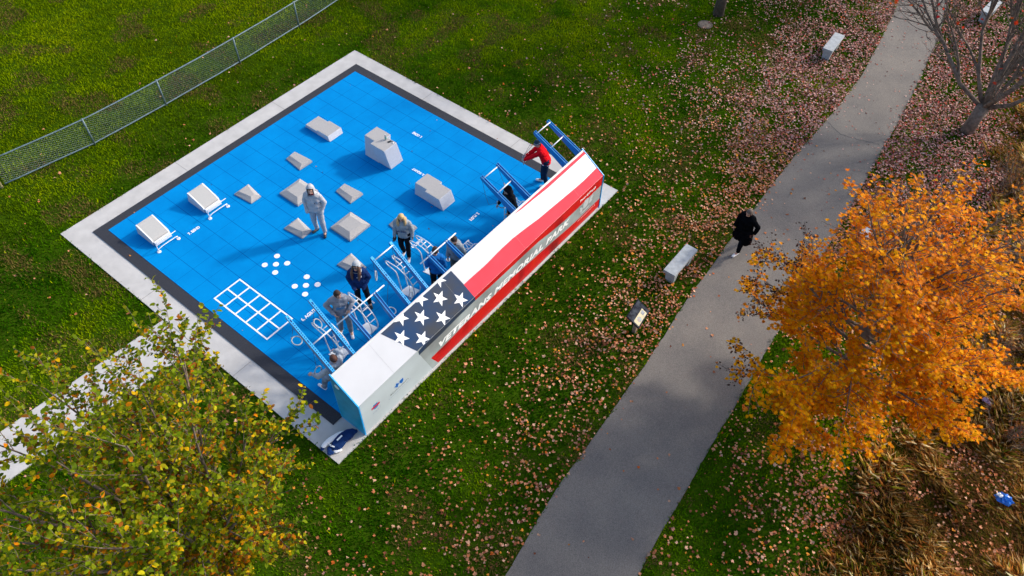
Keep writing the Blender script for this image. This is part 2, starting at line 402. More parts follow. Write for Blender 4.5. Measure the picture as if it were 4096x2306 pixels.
# navy star field
wpart(MB().poly([sp(-8.24, .062), sp(-7.84, .998), sp(-5.73, .998), sp(-5.78, .062)]), 'star_field', M['navy_print'])
def clip(poly, fn):
    out = []
    for i in range(len(poly)):
        a, b = poly[i], poly[(i + 1) % len(poly)]; fa, fb = fn(a), fn(b)
        if fa >= 0: out.append(a)
        if fa * fb < 0: k = fa / (fa - fb); out.append((a[0] + (b[0] - a[0]) * k, a[1] + (b[1] - a[1]) * k))
    return out
for (cy, cs) in [(-6.50,.40),(-6.10,.79),(-7.20,.44),(-6.78,.82),(-7.92,.48),(-7.53,.86),(-6.90,.07),(-7.60,.10),(-6.20,.02)]:
    tris = []
    pts = []
    for k in range(10):
        a = R_(-27 + 36 * k); rr = 0.205 if k % 2 == 0 else 0.082
        pts.append((cy + rr * math.cos(a), cs + rr * math.sin(a) / SL))
    mb = MB()
    for k in range(0, 10, 2):
        for tri in ([(cy, cs), pts[k - 1], pts[k], pts[(k + 1) % 10]],):
            q = clip(tri, lambda p: p[1] - 0.064); q = clip(q, lambda p: 0.99 - p[1])
            if len(q) > 2: q = clip(q, lambda p: (p[0] + 8.24 + .03) - (p[1] - .062) * 0.427)
            if len(q) > 2: mb.poly([sp(a, b, .006) for a, b in reversed(q)])
    if mb.f: wpart(mb, 'star', M['lettering'])
cor = sorted([(-5.78,.56),(-5.45,.56),(-4.92,.57),(-4.29,.54),(-3.78,.54),(-3.24,.58),(-2.76,.63),(-2.36,.645),(-1.83,.67),(-1.14,.70),(-0.71,.71),(-0.1,.69)])
fc = lambda y: np.interp(y, [a for a, b in cor], [b for a, b in cor])
yy = np.linspace(-5.755, WY1, 50)
wpart(strip(sp, yy, lambda y: .998, fc, .0032), 'stripe', M['coral_sheen_print'])
th = [(-3.3,.062),(-3.0,.10),(-2.5,.115),(-1.9,.15),(-0.08,.15)]
wpart(strip(sp, np.linspace(-3.3, WY1, 24), lambda y: np.interp(y, [a for a, b in th], [b for a, b in th]), lambda y: .060, .0034), 'stripe', M['coral_sheen_print'])
B1 = [(-7.72,1.04),(-7.02,1.04),(-6.4,1.09),(-5.7,1.10),(-4.95,1.07),(-4.47,1.06),(-3.73,1.06),(-3.09,1.04),(-2.42,.93),(-1.87,.88),(-1.37,.87),(-.83,.88),(-.08,.91)]
B2 = [(-7.42,.48),(-7.12,.49),(-6.6,.51),(-6.12,.56),(-5.4,.56),(-4.9,.58),(-4.38,.59),(-3.7,.54),(-3.05,.50),(-2.37,.45),(-1.62,.37),(-1.08,.35),(-.08,.36)]
f1 = lambda y: np.interp(y, [a for a, b in B1], [b for a, b in B1]); f2 = lambda y: np.interp(y, [a for a, b in B2], [b for a, b in B2])
wpart(strip(bp_, np.linspace(-7.80, -5.73, 16), f1, lambda y: 1.246 if y > -7.79 else 1.2, .003), 'star_field', M['navy_print'])
wpart(strip(bp_, np.linspace(-5.73, WY1, 44), f1, lambda y: 1.246, .0031), 'stripe', M['flag_red'])
wpart(strip(bp_, np.concatenate([[-7.43, -7.2], np.linspace(-7.1, WY1, 44)]), lambda y: .48 if y < -7.42 else (.02), f2, .0032), 'stripe', M['flag_red'])
def wtext(*a, **k):
    o = text_mesh('lettering', *a, **k); wall_kids.append(o); return o
wtext('VETERANS MEMORIAL PARK', (WX1, -7.13, .585), (0, 1, 0), (0, 0, 1), .225, 5.50, 0.060, 0.25, M['lettering'], None, .008, 1.10)
wtext('Town of Dracut', (WX1, -1.20, 1.03), (0, 1, 0), (0, 0, 1), .095, .78, 0.035, 0.2, M['lettering'], None, .008)
wtext('MASSACHUSETTS', (WX1, -8.84, .535), (0, 1, 0), (0, 0, 1), .042, .61, 0.01, 0.0, M['cable'], None, .006, 1.3)
logo_blue = mat('logo_blue', (0.0, 0.13, 0.55), 0.5, 0.03); logo_red = mat('logo_red', (0.6, 0.01, 0.05), 0.5, 0.03); logo_lb = mat('logo_light_blue', (0.02, 0.22, 0.5), 0.5, 0.05)
fine = mat('fine_print', (0.25, 0.33, 0.45), 0.6, 0.05)
cx, cz = -8.60, .705
wpart(MB().poly([bp_(cx + a, cz + b, .005) for a, b in [(-.026,-.08),(.026,-.08),(.026,-.026),(.075,-.026),(.075,.026),(.026,.026),(.026,.08),(-.026,.08),(-.026,.026),(-.075,.026),(-.075,-.026),(-.026,-.026)]]), 'logo_cross', logo_blue)
wpart(MB().poly([bp_(-8.445 + a, .705 + b, .005) for a, b in [(0,-.085),(.045,-.05),(.06,0),(.062,.075),(.03,.065),(0,.075),(-.03,.065),(-.062,.075),(-.06,0),(-.045,-.05)]]), 'logo_shield', logo_blue)
wpart(MB().poly([bp_(a, b, .0055) for a, b in [(-9.44,.665),(-9.18,.665),(-9.18,.735),(-9.44,.735)]]), 'logo_banner', logo_red)
wtext('NATIONAL', (WX1, -9.415, .683), (0, 1, 0), (0, 0, 1), .033, .21, 0.02, 0.0, M['lettering'], None, .008) if False else None
wpart(MB().poly([bp_(-9.31 + .09 * math.cos(a), .70 + .105 * math.sin(a), .0045) for a in [R_(t) for t in range(180, 361, 15)]]).poly([bp_(a, b, .0045) for a, b in [(-9.385,.735),(-9.235,.735),(-9.25,.79),(-9.37,.79)]]), 'logo_badge', logo_lb)
def dashes(fn, y0, y1, z, h, m, o=.0045):
    mb = MB(); y = y0
    while y < y1:
        w = random.uniform(.03, .09); w = min(w, y1 - y); mb.poly([fn(y, z, o), fn(y + w, z, o), fn(y + w, z + h, o), fn(y, z + h, o)]); y += w + .02
    wpart(mb, 'fine_print', m)
dashes(bp_, -8.91, -8.15, .445, .012, fine); dashes(bp_, -9.44, -9.17, .51, .010, fine); dashes(bp_, -9.43, -9.19, .475, .010, fine)
dashes(bp_, -1.2, -.32, .27, .016, M['lettering'])
em = MB()
for pts in [[(-1.12,.50),(-1.02,.56),(-1.0,.66),(-1.06,.74),(-1.16,.78),(-1.12,.66),(-1.18,.62),(-1.10,.60)],
            [(-.98,.62),(-.9,.58),(-.78,.60),(-.72,.70),(-.74,.86),(-.82,.93),(-.95,.90),(-1.0,.78)],
            [(-.70,.62),(-.62,.60),(-.5,.66),(-.58,.70),(-.46,.80),(-.56,.80),(-.48,.92),(-.60,.88),(-.68,.80)],
            [(-1.06,.46),(-.7,.47),(-.62,.52),(-.74,.53),(-.9,.51),(-1.04,.52)]]:
    em.poly([bp_(a, b, .006) for a, b in pts])
wpart(em, 'town_emblem', mat('pale_emblem_print', (0.52, 0.57, 0.59), 0.5, 0.06, 30))
seam_m = mat('seam_grey', (0.22, 0.22, 0.25), 0.6, 0.1)
for y in (-8.62, -6.13, -3.68, -1.22):
    wpart(MB().poly([sp(y - .0016, .06, .0064), sp(y + .0016, .06, .0064), sp(y + .0016, .998, .0064), sp(y - .0016, .998, .0064)]), 'panel_seam', seam_m)
# end panels
def endpanel(y0, y1, name, m):
    e = .028
    pts = [(WX0 - e, -0.03), (WX1 + .02, -0.03), (WX1 + .02, WZ1 + .01), (WX0 - e, WZ0 + .035)]
    return wpart(MB().hull([(x, y0, z) for x, z in pts], [(x, y1, z) for x, z in pts]), name, m, bevel=.004)
endpanel(WY0 - .035, WY0 - .001, 'end_panel', M['blue_edge'])
endpanel(WY1 + .001, WY1 + .03, 'end_panel', M['blue_edge'])
# printed face of the near end panel
YP = WY0 - .0375
wpart(MB().poly([(WX0 - .005, YP, .02), (WX1, YP, .02), (WX1, YP, WZ1 - .03), (WX0 - .005, YP, WZ0 - .02)]), 'printed_face', M['teal_panel'])
wpart(MB().poly([(9.70 + .075 * math.cos(a), YP - .002, 1.49 + .075 * math.sin(a)) for a in [R_(15 * k) for k in range(24)]]), 'roundel', M['lettering'])
pale = mat('pale_teal_print', (0.05, 0.42, 0.62), 0.5, 0.05)
pf = MB()
for k in range(16):
    z = .95 - k * .05; y0 = 9.62 + random.uniform(0, .02); y1 = 10.2 - random.uniform(0, .12)
    pf.poly([(y0, YP - .002, z), (y1, YP - .002, z), (y1, YP - .002, z + .016), (y0, YP - .002, z + .016)])
pf.poly([(9.62, YP - .002, 1.30), (10.1, YP - .002, 1.14), (10.1, YP - .002, 1.17), (9.62, YP - .002, 1.34)])
pf.poly([(9.62, YP - .002, 1.22), (10.16, YP - .002, 1.02), (10.16, YP - .002, 1.04), (9.62, YP - .002, 1.25)])
wpart(pf, 'fine_print', pale)

# blue arms
ARMS = [(-9.62, 8.24, 2.74, 1), (-8.99, 8.28, 2.72, 1), (-8.46, 8.88, 2.18, 0), (-7.68, 8.93, 2.22, 0), (-7.16, 8.36, 2.60, 1), (-6.53, 8.36, 2.59, 1),
        (-5.86, 8.94, 1.97, 0), (-5.21, 8.93, 1.95, 0), (-3.09, 8.34, 2.24, 2), (-2.45, 8.35, 2.25, 2), (-0.75, 8.33, 2.25, 2), (-0.11, 8.31, 2.23, 2)]
AZ = 1.70
def arm(y, xt, zt, kind):
    hw = .034; xb = WX0 - .003; dx, dz = xt - xb, zt - AZ; L = math.hypot(dx, dz); tx, tz = dx / L, dz / L; nx, nz = tz, -tx
    if nz < 0: nx, nz = -nx, -nz
    P = lambda t, n, yy_: (xb + tx * t + nx * n, yy_, AZ + tz * t + nz * n)
    def pr_(y0, y1, nb0, nb1, nt): # side profile prism
        pts = [(0, nb0), (L - .05, nb1), (L, nb1 * .6), (L, nt - .01), (L - .01, nt), (0, nt)]
        return [P(t, n, y0) for t, n in pts], [P(t, n, y1) for t, n in pts]
    root = None
    mb = MB()
    if kind == 1:
        a, b = pr_(y - hw, y + hw, -.20, -.07, 0.0); mb.hull(a, b)
        root = wpart(mb, 'arm', M['blue_steel'], bevel=.004)
        lp = MB(); t0, t1 = .0, L - .004
        lp.add([P(t0, .0025, y - hw), P(t1, .0025, y - hw), P(t1, .0025, y + hw), P(t0, .0025, y + hw)], [(0, 1, 2, 3)])
        hb = lp; t = .05
        k = 0
        while t < L - .06:
            slot = (k in (3, 15)) or k == 25
            ln = .045 if slot else 0.0
            pts = []
            for q in range(12):
                a = 2 * math.pi * q / 12; pts.append(P(t + .017 * math.cos(a) + (ln if math.cos(a) > 0 else 0), .0045, y + .015 * math.sin(a)))
            hb.poly(pts); t += .054 + ln; k += 1
        o = lp.build('perforated_flange', M['blue_edge'], None); o.data.materials.append(M['hole']); kid(o, root)
        for q, pg in enumerate(o.data.polygons): pg.material_index = 0 if q == 0 else 1
    else:
        d0, d1 = (-.24, -.10) if kind == 2 else (-.16, -.085)
        a, b = pr_(y - hw + .004, y + hw - .004, d0, d1, -.035); mb.hull(a, b)
        root = wpart(mb, 'arm', M['blue_steel'])
        for s in (-1, 1):
            lp = MB(); y0, y1 = (y + s * hw - .005, y + s * hw + .005)
            a, b = pr_(y0, y1, d0 - .003, d1 - .003, 0.0); lp.hull(a, b); o = lp.build('side_flange', M['blue_steel'], None); kid(o, root)
            lp = MB(); lp.add([P(0, .002, y0), P(L, .002, y0), P(L, .002, y1), P(0, .002, y1)], [(0, 1, 2, 3)]); o = lp.build('flange_edge', M['blue_edge'], None); kid(o, root)
        lp = MB(); lp.add([P(L + .004, -.05, y - hw), P(L + .004, -.05, y + hw), P(L + .004, .0, y + hw), P(L + .004, .0, y - hw)], [(0, 1, 2, 3)]); o = lp.build('end_cap', M['blue_edge'], None); kid(o, root)
    return root
KIDS = []
def kid(o, p): KIDS.append((o, p))
for a in ARMS: arm(*a)
def bar(p, q, rad=.017): wpart(MB().tube([p, q], rad, 10), 'pull_up_bar', M['white_tube'], smooth=True)
bar((8.89, -9.60, 2.19), (8.89, -8.99, 2.19)); bar((8.86, -8.85, 2.12), (8.93, -7.38, 2.20))
bar((8.44, -7.15, 2.52), (8.44, -6.53, 2.52)); bar((8.97, -6.2, 1.93), (8.95, -4.86, 1.90))
bar((8.40, -3.09, 2.18), (8.40, -2.45, 2.18)); bar((8.89, -3.09, 1.95), (8.87, -2.45, 1.95))
bar((8.39, -0.75, 2.19), (8.39, -0.11, 2.19)); bar((8.90, -0.75, 1.95), (8.88, -0.11, 1.95))
# re-parent everything of the wall, keeping world positions
for o in wall_kids:
    o.parent = wall; o.matrix_parent_inverse = Matrix.Translation(-Vector(wall.location))
for o, p in KIDS: o.parent = p

# ------------------------------------------------------------------ rings and cables
def torus(mb, c, R, r, axis, n=28, seg=8):
    ax = Vector(axis).normalized(); u = ax.orthogonal().normalized(); w = ax.cross(u)
    return mb.tube([Vector(c) + (u * math.cos(2*math.pi*k/n) + w * math.sin(2*math.pi*k/n)) * R for k in range(n)], r, seg, closed=True)
def ring(top, path, centre, axis, label, R=.115, r=.014):
    root = empty('gym_ring', centre); tag(root, label, 'gym ring', 'gym rings hanging from the blue arms')
    c = Vector(centre)
    ax = Vector(axis).normalized(); upv = Vector((0, 0, 1)) - ax * ax.z
    upv = upv.normalized() if upv.length > .2 else ax.orthogonal()
    o = torus(MB(), (0, 0, 0), R, r, axis).build('ring', M['grey_ring'], root, smooth=True)
    at = upv * R
    o = MB().tube([Vector(top) - c] + [Vector(p) - c for p in path] + [at], .0045, 6).build('cable', M['cable'], root)
    MB().tube([at + Vector((0, 0, .07)), at + Vector((0, 0, .005))], .009, 6).build('carabiner', M['galv'], root)
    return root
ring((8.38, -9.60, 2.55), [], (8.40, -9.66, 1.98), (.3, .2, 1), 'grey ring hanging over the blue floor outside the nearest perforated arm')
ring((8.86, -9.60, 2.05), [], (8.90, -9.66, 1.22), (1, .2, .2), 'grey ring in the left hand of the person under the nearest arm')
ring((8.38, -9.03, 2.50), [], (8.40, -9.03, 1.97), (.5, .5, .6), 'grey ring turned towards the camera under the second perforated arm')
ring((8.83, -9.03, 2.08), [], (8.86, -9.06, 1.05), (.6, 1, .1), 'grey ring above the white base plate behind the second perforated arm')
ring((8.43, -7.20, 2.42), [], (8.46, -7.20, 2.02), (.75, .65, .05), 'grey ring seen edge-on left of the third perforated arm')
ring((8.86, -7.20, 2.02), [], (8.86, -7.24, 1.0), (.2, .3, 1), 'grey ring hanging low between the third perforated arm and the short channel arm')
ring((8.44, -6.57, 2.42), [], (8.49, -6.57, 2.07), (.6, .9, .1), 'upper of the two overlapping grey rings under the fourth perforated arm')
ring((8.90, -6.56, 1.98), [], (8.92, -6.60, 1.03), (.9, .4, .1), 'grey ring hanging low over the base plate beside the fourth perforated arm')
ring((8.38, -3.12, 2.12), [(8.44, -3.05, 1.5), (8.46, -2.95, 1.12)], (8.62, -2.62, .98), (.4, .3, .9), 'grey ring on a long slack cable held by the person in black')
ring((8.42, -2.49, 2.12), [], (8.60, -2.36, 1.45), (.4, .6, .4), 'grey ring behind the hooded person in black')
ring((8.36, -0.79, 2.12), [(8.2, -.78, 1.7)], (7.97, -.76, .95), (.75, .6, .1), 'grey ring pushed forward by the hands of the person in red')
ring((8.36, -0.14, 2.12), [(8.25, -.28, 1.8)], (7.95, -.64, .97), (.85, .4, .2), 'grey ring gripped in the far hand of the person in red')

# ------------------------------------------------------------------ curved rail ladders standing on base plates
def smooth_path(pts, n=6):
    out = []; P = [Vector(p) for p in pts]
    for i in range(len(P) - 1):
        p0, p1, p2, p3 = P[max(i-1, 0)], P[i], P[i+1], P[min(i+2, len(P)-1)]
        for k in range(n):
            t = k / n
            out.append(0.5 * ((2*p1) + (-p0+p2)*t + (2*p0-5*p1+4*p2-p3)*t*t + (-p0+3*p1-3*p2+p3)*t*t*t))
    out.append(P[-1]); return out
def curved_ladder(y0, w, label, first=None):
    root = empty('pull_ladder', (8.2, y0, 0)); tag(root, label, 'exercise frame', 'curved tube ladders on base plates beside the wall')
    MB().hull([(-.21, -w/2-.07, .004), (-.17, w/2+.02, .004), (.15, w/2+.08, .004), (.20, -w/2, .004)], [(-.21, -w/2-.07, .016), (-.17, w/2+.02, .016), (.15, w/2+.08, .016), (.20, -w/2, .016)]).build('base_plate', M['white_paint'], root)
    prof = [(.18, .01), (.30, .26), (.29, .52), (.20, .70), (.06, .83), (-.09, .90), (-.24, .945), (-.56, .93), (-.655, .895), (-.66, .84), (-.60, .79), (-.45, .755), (-.33, .72), (-.28, .62), (-.25, .40), (-.19, .01)]
    for s in (-1, 1):
        MB().tube(smooth_path([(x, s * w / 2, z) for x, z in prof], 4), .016, 8).build('rail', M['white_tube'], root, smooth=True)
    for x, z in [(.27, .60), (.165, .745), (.03, .855), (-.12, .915), (-.27, .945)]:
        MB().tube([(x, -w/2, z), (x, w/2, z)], .013, 8).build('rung', M['white_tube'], root, smooth=True)
    return root
curved_ladder(-8.56, .26, 'curved white tube ladder between the two nearest perforated arms')
curved_ladder(-7.57, .22, 'curved white tube ladder under the short arms, beside the person in the navy jacket')
curved_ladder(-5.98, .24, 'curved white tube ladder with looped handles between the third and fourth perforated arms')
curved_ladder(-5.05, .24, 'curved white tube ladder between the blonde person and the person in the blue top')
def push_rack(x, y0, y1, z, label):
    root = empty('push_rack', (x, (y0 + y1) / 2, 0)); tag(root, label, 'exercise frame', 'low push-up racks along the wall')
    h = (y1 - y0) / 2; w = .11
    for s in (-1, 1):
        MB().tube([(s*w, -h, 0), (s*w, -h, z), (s*w, h, z), (s*w, h + .12, 0)], .015, 8).build('rail', M['white_tube'], root)
    for k, sh in ((.15, .06), (.4, -.06), (.6, .05), (.75, 0), (.9, 0)):
        y = -h + 2 * h * k; MB().tube([(-w, y + sh, z), (w, y - sh, z)], .013, 8).build('rung', M['white_tube'], root)
    MB().tube([(w, h, z), (w + .06, h + .15, z * .8), (w + .10, h + .55, z * .8), (w + .10, h + .55, 0)], .015, 8).build('handle', M['white_tube'], root)
push_rack(8.58, -4.35, -3.85, .45, 'low white rung rack beside the bearded person')
push_rack(8.58, -2.25, -1.70, .45, 'low white rung rack at the knees of the person in black')
an = empty('floor_anchor', (8.24, -4.47, 0)); tag(an, 'small round white floor plate with a short post behind the blue top', 'floor plate')
MB().cyl((0, 0), .065, .002, .012, 20).build('disc', M['white_paint'], an); MB().cyl((0, 0), .022, .012, .12, 12).build('post', M['grey_ring'], an)

# ------------------------------------------------------------------ concrete blocks on the court
def block(base, label, A0, A1, B0, B1, z):
    """A: rear half footprint/top, B: front half which leans outwards"""
    root = empty('concrete_block', base); tag(root, label, 'concrete block', 'pale concrete exercise blocks')
    L = lambda q, zz: [(a - base[0], b - base[1], zz) for a, b in q]
    rect = lambda x0, x1, y0, y1: [(x0, y0), (x1, y0), (x1, y1), (x0, y1)]
    MB().hull(L(rect(*A0), 0), L(rect(*A1), z)).build('rear_half', M['precast_side'], root, bevel=.012)
    MB().hull(L(rect(*B0), 0), L(rect(*B1), z + .002)).build('front_half', M['precast_side'], root, bevel=.012)
    e = .010
    mb = MB(); mb.hull(L(rect(A1[0]+e, A1[1]-e, A1[2]+e, A1[3]-e), z - .001), L(rect(A1[0]+e, A1[1]-e, A1[2]+e, A1[3]-e), z + .0035))
    mb.hull(L(rect(B1[0]+e, B1[1]-e, B1[2]+e, B1[3]-e), z), L(rect(B1[0]+e, B1[1]-e, B1[2]+e, B1[3]-e), z + .006))
    mb.build('top_face', M['precast'], root)
    return root
block((3.9, -2.6, 0), 'tallest pale concrete block with a bottle and a phone on top', (3.36,3.95,-2.84,-2.32), (3.41,4.00,-2.79,-2.26), (3.87,4.45,-2.82,-2.28), (3.82,4.40,-2.96,-2.42), .78)
block((6.3, -2.9, 0), 'medium height pale concrete block beside the painted word SQUAT', (5.74,6.34,-3.14,-2.62), (5.77,6.36,-3.11,-2.58), (6.29,6.87,-3.14,-2.60), (6.23,6.79,-3.20,-2.66), .45)
block((1.5, -2.9, 0), 'lowest pale concrete block, nearest the fence', (.92,1.52,-3.12,-2.60), (1.01,1.50,-3.16,-2.60), (1.48,2.07,-3.13,-2.56), (1.45,1.99,-3.12,-2.54), .17)

def step(base_pts, top_pts, h, skirt, label, grp):
    cx = sum(p[0] for p in base_pts) / 4; cy = sum(p[1] for p in base_pts) / 4
    root = empty('concrete_step', (cx, cy, 0)); tag(root, label, 'step', grp)
    L = lambda q, z: [(a - cx, b - cy, z) for a, b in q]
    mb = MB(); a = L(base_pts, 0); b = L(base_pts, skirt); c = L(top_pts, h)
    n = 4; mb.add(a + b + c, [(3, 2, 1, 0), (8, 9, 10, 11)] + [(i, (i+1) % 4, 4 + (i+1) % 4, 4 + i) for i in range(4)] + [(4 + i, 4 + (i+1) % 4, 8 + (i+1) % 4, 8 + i) for i in range(4)])
    mb.build('step_body', M['precast'], root, bevel=.006)
GRP = 'low sloped-edge concrete steps'
def bigstep(x0, y0, label):
    w = .80; step([(x0, y0), (x0 + w, y0), (x0 + w, y0 + w), (x0, y0 + w)], [(x0 + .17, y0 + .17), (x0 + w - .17, y0 + .17), (x0 + w - .13, y0 + w - .17), (x0 + .17, y0 + w - .17)], .16, .07, label, GRP)
bigstep(2.66, -5.71, 'large square sloped-edge concrete step behind the person in the pale hood')
bigstep(4.85, -5.72, 'large square sloped-edge concrete step to the right of the person in the pale hood')
def kite_up(x0, y0, label):
    step([(x0, y0 + .08), (x0 + .70, y0), (x0 + .72, y0 + .50), (x0, y0 + .44)], [(x0 + .05, y0 + .20), (x0 + .62, y0 + .17), (x0 + .70, y0 + .48), (x0 + .03, y0 + .42)], .11, .04, label, GRP)
def kite_dn(x0, y0, label):
    step([(x0, y0), (x0 + .69, y0 + .07), (x0 + .69, y0 + .44), (x0, y0 + .54)], [(x0 + .10, y0 + .12), (x0 + .56, y0 + .20), (x0 + .54, y0 + .33), (x0 + .08, y0 + .45)], .12, .04, label, GRP)
kite_up(1.63, -4.63, 'small tapered concrete step between the fence side and the tallest block')
kite_up(3.86, -4.65, 'small tapered concrete step to the right of the pale hood')
kite_up(6.04, -4.64, 'small tapered concrete step half hidden behind the blonde person')
kite_dn(1.63, -6.57, 'small tapered concrete step beside the curved bending bench')
kite_dn(3.83, -6.57, 'small tapered concrete step at the feet of the person in the pale hood')
kite_dn(6.00, -6.56, 'small tapered concrete step behind the person in the navy jacket')

def bender(x, y, label):
    root = empty('bending_bench', (x, y, 0)); tag(root, label, 'exercise bench', 'curved sloping benches near the black border')
    w = .28; prof = [(.0, 0), (.74, 0), (.76, .06), (.775, .13), (.765, .175), (.72, .215), (.62, .255), (.36, .335), (.16, .395), (.12, .40)]
    MB().hull([(a, -w, b) for a, b in prof], [(a, w, b) for a, b in prof]).build('bench_body', M['precast_side'], root, bevel=.006)
    tp = [(.125, .402), (.165, .398), (.36, .339), (.62, .259), (.722, .219), (.769, .178), (.779, .13)]
    for nm, y0, y1, m, o in (('pad', -w + .038, w - .038, M['pad'], .004), ('edge_band', -w + .002, -w + .038, M['white_paint'], .006), ('edge_band', w - .038, w - .002, M['white_paint'], .006)):
        vv = []; ff = []
        for i, (a, b) in enumerate(tp): vv += [(a, y0, b + o), (a, y1, b + o)]
        for i in range(len(tp) - 1): ff.append((2*i, 2*i+2, 2*i+3, 2*i+1))
        MB().add(vv, ff).build(nm, m, root)
    MB().box((.80, -w + .02, .03), (.86, w - .02, .17)).build('front_plate', M['white_paint'], root, bevel=.004)
    xo = 1.06
    MB().tube(smooth_path([(xo, -w - .04, .01), (xo, -w - .04, .26), (xo + .02, -w + .03, .335), (xo + .02, w, .335), (xo + .02, w + .03, .335)], 4), .014, 8).build('foot_bar', M['white_tube'], root, smooth=True)
    MB().tube(smooth_path([(xo, -w - .035, .08), (xo, -w + .1, .12), (xo, w - .1, .12), (xo, w + .02, .11), (xo, w + .04, .06), (xo, w + .04, .01)], 4), .014, 8).build('foot_bar', M['white_tube'], root, smooth=True)
    MB().cyl((xo, -w - .04), .055, .001, .012).build('floor_flange', M['white_paint'], root); MB().cyl((xo, w + .04), .055, .001, .012).build('floor_flange', M['white_paint'], root)
bender(.76, -9.02, 'curved bending bench nearest the left corner of the court')
bender(.81, -7.32, 'curved bending bench between the other bench and the square steps')

# things on the tallest block
bt = empty('water_bottle', (4.06, -2.53, .786)); tag(bt, 'clear plastic water bottle standing on the tallest concrete block', 'bottle')
clear = mat('clear_plastic', (0.75, 0.82, 0.85), 0.15, 0.02); clear.node_tree.nodes['Principled BSDF'].inputs['Transmission Weight'].default_value = 0.6
mb = MB(); mb.cyl((0, 0), .032, 0, .15, 14).cyl((0, 0), .032, .15, .19, 14, .012); mb.build('bottle_body', clear, bt)
MB().cyl((0, 0), .0325, .05, .11, 14).build('bottle_label', mat('green_label', (.1, .35, .3), .5), bt); MB().cyl((0, 0), .013, .19, .21, 12).build('cap', M['white_paint'], bt)
ph = MB().box((-.075, -.037, 0), (.075, .037, .012)).build('phone', mat('dark_phone', (.02, .025, .03), .2), None, bevel=.004); ph.location = (4.22, -2.52, .787); ph.rotation_euler = (0, 0, 1.2)
tag(ph, 'dark phone lying on the tallest concrete block', 'phone')
MB().cyl((.05, .0), .015, .0122, .014, 12).build('camera_ring', M['galv'], ph)
kc = MB().hull([(-.03, -.02, 0), (.03, -.02, 0), (.03, .02, 0), (-.03, .02, 0)], [(-.02, -.015, .022), (.022, -.015, .022), (.022, .012, .022), (-.02, .012, .022)]).build('earbud_case', M['white_paint'], None, bevel=.004)
kc.location = (4.33, -2.50, .787); tag(kc, 'tiny white case at the right edge of the tallest block top', 'case'); MB().box((-.018, -.012, .0225), (.0, .01, .026)).build('lid_mark', M['cable'], kc)

# ------------------------------------------------------------------ chain link fence
fence = empty('chain_link_fence', (-3.5, -5, GZ)); tag(fence, 'grey chain-link fence running along the lawn left of the court', 'fence')
FP = [(-3.97, -10.6), (-3.55, -7.87), (-3.46, -5.27), (-3.46, -2.2), (-3.58, .63), (-3.80, 3.45), (-4.1, 6.3), (-4.4, 9.1), (-4.7, 12.0)]
FP = [(-4.45, -13.3)] + FP if False else FP
def fl(p, z): return (p[0] + 3.5, p[1] + 5, z)
FH = 1.02
for i, p in enumerate(FP):
    if i == 0: continue
    MB().tube([fl(p, 0), fl(p, FH + .03)], .028, 8).build('post', M['fence_steel'], fence, smooth=True)
endp = MB().tube([fl((-3.99, -10.72), 0), fl((-3.99, -10.72), FH + .05)], .045, 10); endp.build('end_post', M['cream'], fence, smooth=True)
for nm, z in (('top_rail', FH), ('bottom_rail', .09)):
    pts = []
    for a, b in zip(FP[:-1], FP[1:]):
        for k in range(6):
            t = k / 6; sag = -.02 * math.sin(math.pi * t) * (1 if nm == 'top_rail' else 0)
            pts.append(fl((a[0] + (b[0]-a[0])*t + random.uniform(-.008, .008), a[1] + (b[1]-a[1])*t), z + sag))
    pts.append(fl(FP[-1], z)); MB().tube(pts, .022, 6).build(nm, M['fence_steel'], fence, smooth=True)
cum = [0]
for a, b in zip(FP[:-1], FP[1:]): cum.append(cum[-1] + math.hypot(b[0]-a[0], b[1]-a[1]))
def fxy(s): return (np.interp(s, cum, [p[0] for p in FP]), np.interp(s, cum, [p[1] for p in FP]))
LN = cum[-1]; hgt = FH - .10; pitch = .062
fa = np.arange(-hgt, LN, pitch * 1.4)
for sgn in (1, -1):
    mb = MB()
    for s in fa:
        s0, s1 = s, s + hgt; z0, z1 = .08, FH
        if s0 < 0: z0 = .08 + (-s0); s0 = 0
        if s1 > LN: continue
        if sgn < 0: z0, z1 = FH - (z0 - .08), .08
        x0, y0 = fxy(s0); x1, y1 = fxy(s1); r = .0028
        a = Vector(fl((x0, y0), z0)); b = Vector(fl((x1, y1), z1)); mb.tube([a, b], r, 3, cap=False)
    mb.build('wire_mesh', M['fence_wire'], fence)

# ------------------------------------------------------------------ granite benches, info sign
def bench(c, rz, label, ln=1.22, w=.36):
    root = empty('stone_bench', (c[0], c[1], GZ), rz); tag(root, label, 'bench', 'granite benches beside the path')
    MB().box((-w/2, -ln/2, .42), (w/2, ln/2, .52)).build('seat', M['granite'], root, bevel=.006)
    for s in (-1, 1):
        y = s * (ln/2 - .22)
        MB().hull([(-.12, y - .08, -.02), (.12, y - .08, -.02), (.12, y + .08, -.02), (-.12, y + .08, -.02)], [(-.155, y - .10, .42), (.155, y - .10, .42), (.155, y + .10, .42), (-.155, y + .10, .42)]).build('leg', M['granite'], root, bevel=.006)
bench((13.42, -.72), R_(0), 'pale granite bench on leafy grass beside the walking person')
bench((12.37, 11.79), R_(3), 'pale granite bench standing deep in fallen leaves near the top of the photo')
bench((16.07, 17.95), R_(-4), 'granite bench behind the bare branches in the top right corner')
bench((17.05, 3.9), R_(-3), 'granite bench glimpsed through the orange leaves')

